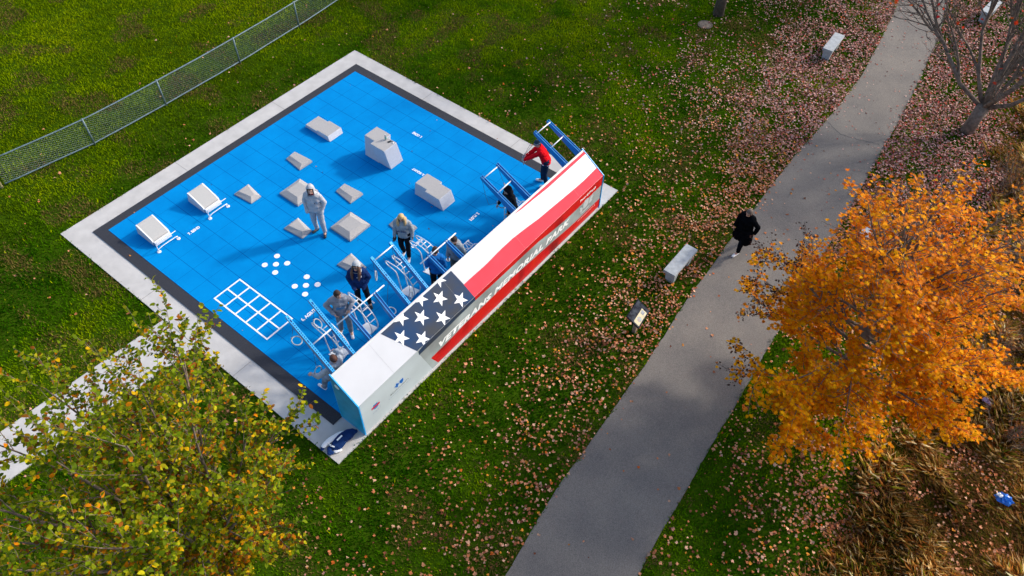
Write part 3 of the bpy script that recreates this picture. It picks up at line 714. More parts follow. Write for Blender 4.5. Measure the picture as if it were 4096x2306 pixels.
sg = empty('info_sign', (13.60, -3.22, GZ), 0); tag(sg, 'small tilted information sign with a cream printed panel on a wooden post', 'sign')
MB().box((-.05, -.05, -.02), (.05, .05, .70)).build('post', M['wood'], sg)
tl = Matrix.Translation((.0, -.02, .80)) @ Matrix.Rotation(R_(7), 4, 'Z') @ Matrix.Rotation(R_(33), 4, 'Y')
def tp(mb, m, name, par, off=0):
    mb.v = [tuple(tl @ Vector(p)) for p in mb.v]; return mb.build(name, m, par)
fr = tp(MB().box((-.225, -.33, -.02), (.225, .33, .012)), mat('black_frame', (.012, .013, .018), .8, spec=.05), 'panel_frame', sg)
pd = mat('dark_print', (.06, .07, .09), .8, scale=9, col2=(.012, .012, .02), spec=.05)
tp(MB().box((-.205, -.31, .0121), (.205, .31, .015)), pd, 'panel_print', sg)
tp(MB().box((-.0, -.28, .0151), (.185, .20, .018)), mat('cream_print', (.50, .45, .29), .6, .05), 'text_panel', sg)
tp(MB().box((.03, .06, .0181), (.13, .17, .0205)), mat('photo_print', (.18, .21, .26), .6, .4, 25), 'picture', sg)
mbp = MB(); mbp.cyl((.10, -.11), .072, .0181, .0205, 18); tp(mbp, mat('figure_print', (.22, .38, .42), .6, scale=20, col2=(.35, .2, .18)), 'picture', sg)

# ------------------------------------------------------------------ litter
def crumple(name, loc, size, m, label, cat, seed):
    rr = random.Random(seed); bm = bmesh.new(); bmesh.ops.create_icosphere(bm, subdivisions=3, radius=1)
    for v in bm.verts:
        k = .55 + rr.random() * .6; v.co = Vector((v.co.x * k * size[0], v.co.y * k * size[1], max(-.3, v.co.z) * k * size[2]))
    me = bpy.data.meshes.new(name); bm.to_mesh(me); bm.free(); me.materials.append(m)
    o = bpy.data.objects.new(name, me); COL.objects.link(o); o.location = loc; tag(o, label, cat); return o
crumple('plastic_bag', (22.6, -2.0, .12), (.20, .12, .14), mat('blue_plastic', (.01, .16, .60), .3), 'crumpled blue plastic bag caught in the dry grass', 'bag', 3)
crumple('paper_scrap', (22.45, -2.10, .30), (.07, .05, .05), M['white_paint'], 'white crumpled scrap beside the blue plastic bag', 'litter', 4)
crumple('wrapper', (21.5, .3, .15), (.14, .09, .10), mat('lilac_wrapper', (.50, .38, .55), .4, .4, 20), 'pale lilac wrapper in dry grass beside the orange tree', 'litter', 5)
mh = MB().cyl((0, 0), .28, 0, .03, 28).build('drain_cover', mat('weathered_cover', (.10, .085, .07), .9, .2, 9), None); mh.location = (7.95, 10.5, GZ + .005); tag(mh, 'round weathered drain cover in the lawn near the top edge', 'drain cover')
MB().cyl((0, 0), .22, .0301, .034, 28).build('lid', mat('cover_lid', (.15, .12, .10), .9, .2, 9), mh)
# ------------------------------------------------------------------ people
from mathutils import noise as mnoise
SKIN = mat('skin', (.50, .28, .20), .55, .06, 12)
def cloth(name, c, var=.12): return mat(name, c, .95, var, 7, .3, 55, spec=.12)
class Blob:
    def __init__(s, T=None): s.b = MB(); s.T = T
    def _t(s, p, T):
        return tuple(T @ Vector(p)) if T else tuple(p)
    def ell(s, c, r, T=None, nu=16, nv=10):
        v = [s._t((c[0], c[1], c[2] + r[2]), T)]; f = []
        for i in range(1, nv):
            a = math.pi * i / nv
            for k in range(nu):
                b = 2 * math.pi * k / nu
                v.append(s._t((c[0] + r[0]*math.sin(a)*math.cos(b), c[1] + r[1]*math.sin(a)*math.sin(b), c[2] + r[2]*math.cos(a)), T))
        v.append(s._t((c[0], c[1], c[2] - r[2]), T)); L = len(v) - 1
        for k in range(nu): f.append((0, 1 + k, 1 + (k+1) % nu)); f.append((L, L - nu + (k+1) % nu, L - nu + k))
        for i in range(nv - 2):
            for k in range(nu):
                a = 1 + i*nu + k; b_ = 1 + i*nu + (k+1) % nu; f.append((a, a + nu, b_ + nu, b_))
        s.b.add(v, f); return s
    def cap(s, p, q, r0, r1=None, T=None, seg=12, flat=1.0):
        r1 = r0 if r1 is None else r1
        p = Vector(p); q = Vector(q); t = (q - p); L = t.length; t = t.normalized() if L > 1e-6 else Vector((0, 0, 1))
        pts = []; rs = []
        for a in (90, 60, 30, 0): pts.append(p - t * r0 * math.sin(R_(a))); rs.append(max(.0008, r0 * math.cos(R_(a))))
        for a in (0, 30, 60, 90): pts.append(q + t * r1 * math.sin(R_(a))); rs.append(max(.0008, r1 * math.cos(R_(a))))
        if T: pts = [T @ x for x in pts]
        s.b.tube(pts, rs, seg); return s
    def chain(s, pts, rs, T=None):
        for i in range(len(pts) - 1): s.cap(pts[i], pts[i+1], rs[i], rs[i+1], T)
        return s
    def build(s, name, m, parent=None, voxel=.012, sm=3, wr=0.0, cut=None, seed=0):
        me = bpy.data.meshes.new(name); me.from_pydata(s.b.v, [], s.b.f); me.update()
        o = bpy.data.objects.new(name, me); COL.objects.link(o)
        rm = o.modifiers.new('r', 'REMESH'); rm.mode = 'VOXEL'; rm.voxel_size = voxel; rm.adaptivity = 0
        if sm: k = o.modifiers.new('s', 'SMOOTH'); k.iterations = sm; k.factor = .5
        dg = bpy.context.evaluated_depsgraph_get(); dg.update()
        m2 = bpy.data.meshes.new_from_object(o.evaluated_get(dg)); o.modifiers.clear(); o.data = m2; bpy.data.meshes.remove(me)
        m2.name = name
        if wr:
            n = len(m2.vertices)
            for v in m2.vertices:
                k = mnoise.noise(Vector((v.co.x * 8 + seed, v.co.y * 8, v.co.z * 12))) + .9 * (1 - 2.2 * abs(mnoise.noise(Vector((v.co.x * 11 + v.co.z * 9, v.co.y * 13 + seed, v.co.z * 24)))))
                v.co += v.normal * (k * wr)
        if cut:
            bm = bmesh.new(); bm.from_mesh(m2); bmesh.ops.delete(bm, geom=[v for v in bm.verts if cut(v.co)], context='VERTS'); bm.to_mesh(m2); bm.free()
        m2.polygons.foreach_set('use_smooth', [True] * len(m2.polygons))
        m2.materials.clear(); m2.materials.append(m)
        if parent: o.parent = parent
        return o

def hand(b, w, dr, up, side, curl=.5):
    """palm, four fingers and a thumb; dr = finger direction, up = back-of-hand normal"""
    d = Vector(dr).normalized(); u = Vector(up); u = (u - d * u.dot(d)).normalized(); x = d.cross(u) * side
    w = Vector(w)
    for k in range(-1, 2): b.cap(w + x * k * .018, w + d * .075 + x * k * .024, .016, .014)
    for i, (off, ln) in enumerate([(-.034, .062), (-.012, .074), (.011, .07), (.033, .055)]):
        p = w + d * .082 + x * off; a = curl
        q = p + (d * math.cos(a) - u * math.sin(a)) * ln * .5; r = q + (d * math.cos(2*a) - u * math.sin(2*a)) * ln * .5
        b.cap(p, q, .0095, .0088); b.cap(q, r, .0088, .0078)
    p = w + d * .025 - x * .034; q = p - x * .022 + d * .03 - u * .008; r = q + d * .026 - u * .012 + x * .004
    b.cap(p, q, .0115, .010); b.cap(q, r, .010, .009)

def person(loc, head, label, H=1.75, lean=0, J={}, pitch=15, yaw=0, top=None, legs=None, shoes=None, hair=None, hairstyle='short', hood=None, coat=0, group=None, broad=1.0, extra=None, pocket=False):
    s = H / 1.75
    j = dict(pel=(0, 0, .96), wst=(0, 0, 1.10), chs=(0, 0, 1.31), nk=(0, -.015, 1.47), hd=(0, .02, 1.625),
             shL=(-.175, -.01, 1.42), shR=(.175, -.01, 1.42), elL=(-.235, -.04, 1.14), elR=(.235, -.04, 1.14), wrL=(-.245, .03, .89), wrR=(.245, .03, .89),
             hpL=(-.09, 0, .92), hpR=(.09, 0, .92), knL=(-.11, .02, .50), knR=(.11, .02, .50), anL=(-.12, -.01, .085), anR=(.12, -.01, .085), tL=(-.15, .15, .03), tR=(.15, .15, .03))
    la = R_(lean); Rm = Matrix.Rotation(-la, 3, 'X')
    for k in ('wst', 'chs', 'nk', 'hd', 'shL', 'shR', 'elL', 'elR', 'wrL', 'wrR'):
        p = Vector(j[k]) - Vector(j['pel']); j[k] = tuple(Vector(j['pel']) + Rm @ p)
    j.update(J)
    j = {k: Vector(v) * s for k, v in j.items()}
    T = Matrix.Translation(j['hd']) @ Matrix.Rotation(R_(yaw), 4, 'Z') @ Matrix.Rotation(-R_(pitch), 4, 'X') @ Matrix.Scale(s, 4)
    b = Blob()
    # head with face
    b.ell((0, -.005, .02), (.076, .094, .100), T); b.ell((0, .022, -.045), (.056, .062, .062), T)
    b.cap((0, .088, .015), (0, .106, -.012), .010, .013, T); b.cap((-.02, .078, -.048), (.02, .078, -.048), .011, .011, T)
    b.ell((-.078, -.005, .0), (.012, .02, .032), T); b.ell((.078, -.005, .0), (.012, .02, .032), T)
    b.cap(j['nk'] - Vector((0, 0, .03)), T @ Vector((0, -.015, -.07)), .056 * s, .050 * s)
    bw = broad
    b.cap(j['shL'] * .75 + j['shR'] * .25, j['shL'] * .25 + j['shR'] * .75, .095 * s * bw); b.cap(j['chs'] - Vector((.06, 0, 0)), j['chs'] + Vector((.06, 0, 0)), .11 * s * bw)
    b.cap(j['nk'], j['chs'], .06 * s, .10 * s); b.cap(j['chs'], j['wst'], .115 * s * bw, .11 * s * bw); b.cap(j['wst'], j['pel'], .11 * s * bw, .12 * s * bw)
    b.cap(j['hpL'], j['hpR'], .098 * s, .098 * s)
    for q in 'LR':
        b.chain([j['sh'+q], j['el'+q], j['wr'+q]], [.052 * s, .040 * s, .027 * s])
        b.chain([j['hp'+q], j['kn'+q], j['an'+q]], [.086 * s, .057 * s, .040 * s]); b.cap(j['an'+q], j['t'+q], .040 * s, .030 * s)
        dr = (j['wr'+q] - j['el'+q]); hand(b, j['wr'+q], dr, Vector((-1 if q == 'L' else 1, .3, .2)) if abs(dr.normalized().z) > .5 else Vector((0, 0, 1)), 1 if q == 'L' else -1)
    body = b.build('person', SKIN, None, .0085, 2); body['label'] = label; body['category'] = 'person'
    if group: body['group'] = group
    K = lambda bl, nm, m, **k: bl.build(nm, m, body, **k)
    # eyes
    for sx in (-1, 1):
        Blob().ell((sx * .03, .079, .022), (.011, .008, .007), T, 8, 6).b.build('eye', M['cable'], body, smooth=True)
    # upper garment
    sd_ = random.random() * 50
    if top:
        g = Blob(); e = .020 * s
        g.cap(j['shL'] * .82 + j['shR'] * .18, j['shL'] * .18 + j['shR'] * .82, (.088) * s * bw + e); g.cap(j['chs'] - Vector((.075, 0, 0)) * s, j['chs'] + Vector((.075, 0, 0)) * s, .112 * s * bw + e)
        g.cap(j['wst'] - Vector((.06, 0, 0)) * s, j['wst'] + Vector((.06, 0, 0)) * s, .112 * s * bw + e); g.cap(j['pel'] - Vector((.05, 0, .01)) * s, j['pel'] + Vector((.05, 0, -.01)) * s, .122 * s * bw + e)
        g.cap(j['chs'], j['wst'], .12 * s * bw + e, .12 * s * bw + e); g.cap(j['wst'], j['pel'], .12 * s * bw + e, .125 * s * bw + e)
        g.cap(j['nk'] - Vector((0, 0, .03)), j['nk'] + Vector((0, 0, .005)), .074 * s, .070 * s)
        for q in 'LR':
            w_ = j['el'+q].lerp(j['wr'+q], .96)
            g.chain([j['sh'+q], j['el'+q], w_], [.072 * s, .062 * s, .046 * s])
            if pocket: g.cap(j['wr'+q], j['wr'+q] + (j['wr'+q] - j['el'+q]).normalized() * .09, .05, .052)
        if coat:
            for q, sx in (('L', -1), ('R', 1)):
                hk = Vector((j['hp'+q].x, j['pel'].y, j['kn'+q].z)); g.cap(j['hp'+q] + Vector((sx * .02, 0, 0)), j['hp'+q].lerp(hk, coat) + Vector((sx * .05, .0, 0)), .14, .165)
            g.cap(j['pel'], j['pel'] + Vector((0, -.03, -.36)), .15, .17)
        zc = j['pel'].z - .10 * s
        K(g, 'hoodie' if hood is not None else 'jacket', top, voxel=.013, wr=.010, seed=sd_, cut=None if (coat or lean > 15) else (lambda c: c.z < zc and abs(c.x) < .19 * s))
    if legs:
        g = Blob()
        g.cap(j['hpL'] + Vector((0, 0, .06)), j['hpR'] + Vector((0, 0, .06)), .112 * s)
        for q in 'LR':
            g.chain([j['hp'+q], j['kn'+q], j['an'+q].lerp(j['kn'+q], .08)], [.100 * s, .074 * s, .056 * s])
        K(g, 'trousers', legs, voxel=.013, wr=.008, seed=sd_ + 9)
    if shoes:
        for q in 'LR':
            g = Blob(); a = j['an'+q]; t_ = j['t'+q]; hl = a + (a - t_).normalized() * .03
            hl.z = min(a.z, t_.z) - .0 + .005 if a.z > t_.z else hl.z
            g.cap(a - Vector((0, 0, .02)), Vector((a.x, a.y, t_.z + .02)), .046, .046); g.cap(Vector((a.x, a.y, t_.z + .012)) - (t_ - a).normalized() * .02, t_ + Vector((0, 0, .01)), .045, .040)
            K(g, 'shoe', shoes, voxel=.010, sm=1)
    if hair:
        g = Blob(); g.ell((0, -.014, .030), (.087, .100, .104), T)
        if hairstyle == 'long':
            for sx in (-1, 1):
                g.chain([(sx * .060, .01, .05), (sx * .085, .04, -.05), (sx * .10, .10, -.16), (sx * .09, .13, -.28), (sx * .085, .14, -.36)], [.036, .044, .046, .036, .012], T)
                g.chain([(sx * .07, -.03, .0), (sx * .09, -.03, -.12), (sx * .10, .0, -.24)], [.035, .045, .025], T)
            g.chain([(0, -.06, .0), (0, -.07, -.13), (0, -.06, -.24)], [.06, .07, .03], T)
        Ti = T.inverted()
        def cuth(c):
            q = Ti @ c; return (q.y > .035 and q.z < .062 and abs(q.x) < .062) or (hairstyle != 'long' and q.z < -.015 and q.y > -.02) or (hairstyle != 'long' and q.z < -.06)
        K(g, 'hair', hair, voxel=.0095, sm=2, wr=.005, cut=cuth, seed=3)
    if hood == 'up':
        g = Blob(); g.ell((0, -.030, .036), (.112, .125, .128), T); g.cap((0, -.06, .08), (0, -.02, -.09), .085, .118, T); g.cap((-.05, -.01, -.12), (.05, -.01, -.12), .09, .09, T)
        Ti = T.inverted()
        K(g, 'hood', top if extra is None or 'hoodmat' not in extra else extra['hoodmat'], voxel=.011, sm=3, wr=.005, cut=lambda c: (Ti @ c).y > .020 and (Ti @ c).z < .105 - .25 * abs((Ti @ c).x) and (Ti @ c).z > -.13 and abs((Ti @ c).x) < .082)
    elif hood == 'down':
        g = Blob(); n = j['nk']; g.cap(n + Vector((-.07, -.07, .0)) * s, n + Vector((.07, -.07, .0)) * s, .055 * s); g.cap(n + Vector((0, -.10, -.06)) * s, n + Vector((0, -.09, -.01)) * s, .07 * s)
        g.cap(n + Vector((-.085, .02, .0)) * s, n + Vector((-.07, -.06, .02)) * s, .032 * s); g.cap(n + Vector((.085, .02, .0)) * s, n + Vector((.07, -.06, .02)) * s, .032 * s)
        K(g, 'hood', top, voxel=.012, sm=2, wr=.006)
    if extra and 'fn' in extra: extra['fn'](body, j, T, K)
    body.location = (loc[0], loc[1], loc[2] if len(loc) > 2 else 0.0)
    body.rotation_euler = (0, 0, math.atan2(head[1], head[0]) - math.pi / 2)
    return body

white_shoe = mat('white_shoe', (.75, .75, .77), .6, .05); black_shoe = mat('black_shoe', (.015, .02, .025), .6, .2)
black_cl = cloth('black_cloth', (.007, .008, .012), .3); navy_cl = cloth('navy_cloth', (.008, .03, .12), .25)
DN = (.6, -.79)      # towards the camera on the ground

def hoodlining(body, j, T, K):
    K(Blob().cap((-.035, .06, -.085), (.035, .06, -.085), .03, .03, T), 'scarf', cloth('dark_red_cloth', (.09, .008, .02)), voxel=.01)
    MB().box((-.105 * 1, .150, 1.30), (-.075, .156, 1.325)).build('chest_mark', black_cl, body)
person((4.74, -5.98), (.52, -.85), 'person in a pale grey hooded tracksuit with the hood up, standing between the steps', 1.80, 0,
       dict(elL=(-.27, -.05, 1.16), elR=(.27, -.05, 1.16), wrL=(-.215, .07, .97), wrR=(.215, .07, .97), anL=(-.13, .05, .085), tL=(-.17, .20, .03), anR=(.12, -.06, .085), tR=(.20, .07, .03), knL=(-.12, .05, .5)), -4, 14,
       cloth('pale_grey_cloth', (.43, .44, .47)), cloth('light_grey_cloth', (.36, .38, .42)), black_shoe, mat('brown_hair', (.06, .035, .02), .8), 'short', 'up', extra={'fn': hoodlining}, pocket=True)

def midd(body, j, T, K):
    text_mesh('chest_lettering', 'MIDDIES', (.13, .172, 1.15), (-1, 0, 0), (0, -.10, 1), .062, .26, .035, 0, navy_cl, body, .006)
    cam_ = MB().box((.205, .02, .74), (.29, .13, .83)); cam_.tube([(.25, .13, .785), (.25, .19, .785)], .032, 10); 
    o = cam_.build('camera_body', M['cable'], None, bevel=.005); o.parent = body
person((7.25, -5.10), (.50, -.86), 'person with long blonde hair in a grey lettered sweatshirt and black leggings', 1.70, 2,
       dict(wrR=(.25, .07, .88), elR=(.24, -.04, 1.13), anL=(-.10, .09, .085), tL=(-.12, .25, .03), knL=(-.10, .07, .50), anR=(.09, -.10, .085), tR=(.10, .06, .03)), 20, 5,
       cloth('grey_marl_cloth', (.29, .33, .36)), black_cl, white_shoe, mat('blonde_hair', (.55, .36, .16), .6, .25, 30), 'long', 'down', extra={'fn': midd}, broad=.93)

grey_hood = cloth('grey_hood_cloth', (.42, .45, .48))
def navyx(body, j, T, K):
    K(Blob().cap((-.034, .083, .028), (-.026, .088, .024), .021, .021, T).cap((.026, .088, .024), (.034, .083, .028), .021, .021, T).cap((-.03, .09, .03), (.03, .09, .03), .008, .008, T), 'sunglasses', M['cable'], voxel=.006, sm=1)
    MB().cyl((0, 0), .03, 0, .004, 16).build('crest', M['lettering'], body).matrix_basis = Matrix.Translation((-.095, .158, 1.34)) @ Matrix.Rotation(R_(-75), 4, 'X')
    MB().box((-.02, .160, 1.30), (.012, .164, 1.315)).build('chest_mark', M['lettering'], body)
person((7.55, -7.06), (.66, -.75), 'person in a navy jacket and black trousers with a pale grey hood and sunglasses', 1.68, 0,
       dict(elL=(-.27, -.03, 1.15), elR=(.28, -.03, 1.15), wrL=(-.16, .13, 1.0), wrR=(.16, .14, 1.0), anL=(-.17, .02, .085), tL=(-.22, .16, .03), anR=(.12, .0, .085), knL=(-.14, .02, .5)), -6, -12,
       navy_cl, black_cl, black_shoe, mat('long_brown_hair', (.10, .045, .025), .6, .3, 30), 'long', 'up', extra={'fn': navyx, 'hoodmat': grey_hood}, broad=1.05, pocket=True)

def prt(body, j, T, K):
    o = text_mesh('chest_print', 'DRACUT', (.115, .165, 1.19), (-1, 0, 0), (0, -.12, 1), .09, .23, .06, .1, logo_lb, body, .004)
person((7.86, -7.98), (.80, -.60), 'person in a grey hoodie with blue chest print, grey joggers and white trainers, elbows bent', 1.76, 3,
       dict(elL=(-.31, -.02, 1.20), elR=(.34, -.06, 1.18), wrL=(-.19, .16, 1.12), wrR=(.19, .14, 1.02), anL=(-.11, .06, .085), tL=(-.12, .24, .03), anR=(.13, -.08, .085), tR=(.18, .07, .03)), 6, 34,
       cloth('mid_grey_cloth', (.27, .29, .34)), cloth('jogger_grey_cloth', (.19, .22, .25)), white_shoe, mat('dark_brown_hair', (.035, .018, .012), .8), 'short', 'down', extra={'fn': prt})

person((8.78, -5.48), (-.55, .83), 'person seen from behind in a bright blue hooded top and black trousers beside the wall', 1.72, 2,
       dict(wrL=(-.2, .16, 1.0), wrR=(.2, .16, 1.0)), 22, 0, cloth('bright_blue_cloth', (.008, .13, .42)), black_cl, black_shoe, mat('brown_hair_b', (.055, .028, .018), .8, .3, 40), 'short', 'down')

person((8.88, -4.80), (.2, -.98), 'bearded person in a grey hooded top looking down beside the wall', 1.74, 6,
       dict(wrL=(-.2, .2, 1.02), wrR=(.2, .12, .95)), 14, 12, cloth('grey_hoodie_cloth', (.25, .28, .31)), cloth('olive_grey_cloth', (.10, .13, .13)), black_shoe, mat('black_brown_hair', (.016, .009, .008), .8), 'short', 'down',
       extra={'fn': lambda body, j, T, K: K(Blob().cap((-.04, .055, -.07), (.04, .055, -.07), .034, .034, T), 'beard', mat('beard', (.02, .012, .01), .9), voxel=.01)})

person((8.86, -2.42), (-.35, -.94), 'person in black with the hood up holding a ring between the long smooth arms', 1.72, 12,
       dict(elR=(.28, .10, 1.15), wrR=(.24, .30, .98), elL=(-.26, .06, 1.12), wrL=(-.2, .22, .95)), 25, 0, black_cl, cloth('dark_teal_cloth', (.03, .07, .09)), black_shoe, mat('dark_hair', (.02, .012, .01), .8), 'short', 'up')

def beanie(body, j, T, K):
    K(Blob().ell((0, -.014, .045), (.093, .104, .094), T), 'beanie', mat('navy_knit', (.01, .03, .055), .95, .2, 40), voxel=.009, sm=2)
    torus(MB(), (0, 0, 0), .092, .010, (0, 0, 1), 24, 6).build('beanie_band', mat('pale_knit', (.30, .33, .38), .95, .6, 60), body, smooth=True).matrix_basis = T @ Matrix.Translation((0, -.014, .050))
    K(Blob().ell((0, -.02, .145), (.022, .022, .018), T), 'bobble', mat('grey_knit', (.15, .17, .2), .95), voxel=.008)
    K(Blob().cap((0, -.075, -.02), (0, -.085, -.06), .04, .025, T), 'hair', mat('dark_hair_h', (.03, .015, .012), .8), voxel=.01)
    p0, p1 = j['elL'], j['wrL']
    for a, b_ in ((j['elL'], j['wrL']), (j['elR'], j['wrR'])):
        n = Vector((-.4, 0, 1)).normalized() * .060; MB().tube([a + n, b_ + n * .85], .008, 6).build('sleeve_stripe', M['lettering'], body)
    g = Blob(); g.cap(j['pel'] + Vector((-.06, 0, -.035)), j['pel'] + Vector((.06, 0, -.035)), .137, .137); K(g, 'shirt_hem', M['white_paint'], voxel=.013, sm=2)
person((8.50, -.34), (-.82, -.57), 'person in a red jacket, navy trousers and striped beanie leaning forward into the rings', 1.78, 24,
       dict(elL=(-.13, .40, 1.19), elR=(.12, .40, 1.18), wrL=(-.07, .62, 1.00), wrR=(.06, .62, .98), anL=(-.12, -.06, .085), tL=(-.13, .12, .03), anR=(.13, .07, .085), tR=(.15, .24, .03), knR=(.12, .07, .5)), 12, 0,
       cloth('red_cloth', (.72, .004, .012), .06), cloth('dark_navy_cloth', (.008, .022, .05), .2), white_shoe, None, 'short', None, extra={'fn': beanie})

person((9.08, -9.35), (-.93, -.1), 'person in grey under the nearest arm, leaning back with both arms out to the rings', 1.72, -8,
       dict(elL=(-.40, .12, 1.22), elR=(.40, .14, 1.20), wrL=(-.42, .28, 1.20), wrR=(.40, .34, 1.12), knL=(-.12, .30, .58), anL=(-.12, .42, .10), tL=(-.12, .60, .05), knR=(.12, .22, .52), anR=(.12, .22, .085), tR=(.13, .38, .03)), 0, -10,
       cloth('soft_grey_cloth', (.36, .40, .46)), cloth('dotted_grey_cloth', (.20, .24, .31), .3), white_shoe, mat('red_brown_hair', (.10, .04, .025), .8), 'short', 'down')

person((14.36, 1.00, -.045), (-.25, -.97), 'person in a long black coat and white trainers walking on the grey path', 1.74, 7,
       dict(anL=(-.07, .08, .085), knL=(-.09, .10, .50), tL=(-.07, .27, .03), anR=(.09, -.46, .24), knR=(.09, -.12, .50), tR=(.09, -.38, .08), wrL=(-.27, -.08, .92), wrR=(.26, .14, .94), elL=(-.30, -.10, 1.17), elR=(.30, -.02, 1.16)), 12, 6,
       mat('black_coat_cloth', (.004, .0045, .006), 1.0, .3, 7, .3, 40, spec=.0), mat('black_trousers_cloth', (.005, .006, .009), 1.0, .3, spec=.0), white_shoe, mat('receding_grey_hair', (.12, .09, .075), .8), 'short', None, coat=.78, broad=1.22)

# varsity jacket lying on the slab
jk = empty('varsity_jacket', (9.95, -10.22, -.03)); tag(jk, 'navy and white varsity jacket lying on the concrete by the wall corner', 'jacket')
def lay(pts, rs, name, m, z=.045, fl_=.42, wr=.012, par=jk, vox=.012):
    b = Blob()
    P = [Vector((x - 9.95, y + 10.22, z / fl_)) for x, y in pts]
    b.chain(P, rs); o = b.build(name, m, par, vox, 2, wr, None, 5); o.scale = (1, 1, fl_); return o
sc1 = [(9.69, -10.48), (9.74, -10.30), (9.80, -10.16), (9.87, -10.02)]
lay([(10.02, -10.38), (9.98, -10.20), (10.02, -10.02), (10.08, -9.90)], [.14, .15, .13, .06], 'jacket_body', navy_cl, .06)
lay([(9.80, -10.60), (9.79, -10.45), (9.82, -10.30), (9.86, -10.15), (9.90, -10.06)], [.052, .06, .062, .058, .04], 'sleeve', M['white_paint'], .07)
lay([(9.98, -9.99), (10.03, -9.93), (10.10, -9.87)], [.07, .075, .05], 'shoulder', navy_cl, .07)
lay([(9.80, -10.63), (9.83, -10.67)], [.045, .04], 'cuff', navy_cl, .06)
lay([(9.94, -10.55), (10.02, -10.63), (10.06, -10.60)], [.06, .055, .045], 'folded_sleeve', navy_cl, .05)
lay([(10.10, -10.50), (10.16, -10.42)], [.045, .035], 'white_lining', M['white_paint'], .05)
st = MB()
for off in (0, .03):
    st.tube(smooth_path([(-.10 + off, -.27, .10), (.0 + off, -.29 + off, .115), (.09, -.25 + off * .6, .10), (.16, -.22 + off, .075)], 5), .007, 6)
st.build('collar_stripe', M['lettering'], jk, smooth=True)
for k in range(6): MB().cyl((.17 - .004 * k, -.17 + .092 * k), .010, .05, .075 if k else .08, 10).build('button', M['lettering'], jk)
MB().hull([(-.01, -.10, .10), (.03, -.10, .10), (.03, .06, .10), (-.01, .06, .10)], [(-.01, -.10, .128), (.03, -.10, .128), (.03, .06, .128), (-.01, .06, .128)]).build('chest_patch', M['lettering'], jk)

# ------------------------------------------------------------------ trees
def rot_to(d, a, az):
    """tilt unit vector d by angle a about azimuth az"""
    u = d.orthogonal().normalized(); w = d.cross(u); k = u * math.cos(az) + w * math.sin(az)
    return (d * math.cos(a) + k * math.sin(a)).normalized()
class Tree:
    def __init__(s, seed): s.rr = random.Random(seed); s.wood = MB(); s.segs = []
    def branch(s, p, d, L, r, lv, prm):
        rr = s.rr; n = max(3, int(L / prm['seg'][lv])); pts = [p]; rs = [r]; dd = d
        for i in range(n):
            dd = (dd + Vector((rr.gauss(0, 1), rr.gauss(0, 1), rr.gauss(0, 1))) * prm['wob'][lv] + Vector((0, 0, prm['up'][lv]))).normalized()
            p = p + dd * (L / n); pts.append(p); rs.append(max(prm['rmin'], r * (1 - .8 * (i + 1) / n)))
        s.wood.tube(pts, rs, [8, 6, 4, 3, 3][lv], cap=False)
        if lv >= prm['leaflv']:
            for i in range(n): s.segs.append((pts[i], pts[i+1], lv))
        if lv + 1 < prm['levels']:
            m = prm['kids'][lv]; t0 = prm['start'][lv]
            for k in range(m):
                t = t0 + (1 - t0) * (k + rr.random()) / m; q = t * n; i = min(n - 1, int(q)); pp = pts[i].lerp(pts[i+1], q - i)
                dr = (pts[i+1] - pts[i]).normalized()
                nd = rot_to(dr, R_(rr.uniform(*prm['ang'][lv])), rr.uniform(0, 2 * math.pi))
                if nd.z < prm['minz']: nd.z = abs(nd.z) * .5; nd.normalize()
                s.branch(pp, nd, L * rr.uniform(*prm['len'][lv]) * (1 - prm['tap'] * t), max(prm['rmin'], rs[i] * .55), lv + 1, prm)

def leaf_mesh(name, pos, dirs, nrm, size, shape, cols, mat_, parent=None, cup=.15):
    """shape: list of (x, y) outline around the leaf axis; vectorised fan of triangles"""
    pos = np.asarray(pos, float); n = len(pos); sh = np.asarray(shape, float); k = len(sh)
    D = np.asarray(dirs, float); D /= np.linalg.norm(D, axis=1, keepdims=True) + 1e-9
    N = np.asarray(nrm, float); N -= D * (N * D).sum(1, keepdims=True); N /= np.linalg.norm(N, axis=1, keepdims=True) + 1e-9
    X = np.cross(D, N); size = np.asarray(size, float)[:, None]
    V = np.zeros((n, k + 1, 3)); V[:, 0] = pos + D * size * .45
    for i, (x, y) in enumerate(sh):
        V[:, i + 1] = pos + D * size * y + X * size * x + N * size * (cup * (x * x * 4) - cup * .3 + cup * RNG.normal(0, .35, (n, 1)))
    tr = np.array([(0, i + 1, (i + 1) % k + 1) for i in range(k)])
    F = (np.arange(n)[:, None, None] * (k + 1) + tr[None]).reshape(-1, 3)
    C = np.repeat(np.asarray(cols, float)[:, None, :], k + 1, 1) * RNG.uniform(.9, 1.1, (n, k + 1, 1))
    return np_mesh(name, V.reshape(-1, 3), F, mat_, parent, np.clip(C.reshape(-1, 3), 0, 1))
OVAL = [(0, 0), (.26, .18), (.33, .48), (.20, .82), (0, 1.05), (-.20, .82), (-.33, .48), (-.26, .18)]
MAPLE = [(0, 0), (.30, .02), (.22, .22), (.55, .32), (.28, .50), (.32, .80), (.12, .70), (0, 1.05), (-.12, .70), (-.32, .80), (-.28, .50), (-.55, .32), (-.22, .22), (-.30, .02)]
SCRAP = [(0, 0), (.34, .12), (.48, .40), (.22, .58), (.14, .98), (-.14, .66), (-.46, .52), (-.32, .18)]
def pick(pal, w, n):
    w = np.array(w, float); w /= w.sum(); idx = RNG.choice(len(pal), n, p=w); return np.array([lin(c) for c in pal])[idx] * RNG.uniform(.75, 1.25, (n, 1))

def tree(name, base, label, prm, seed, leafspec, bark):
    root = empty(name, base); tag(root, label, 'tree')
    t = Tree(seed); prm['trunk'](t, prm)
    t.wood.build('trunk', bark, root, smooth=True)
    leafspec(t, root)
    return root

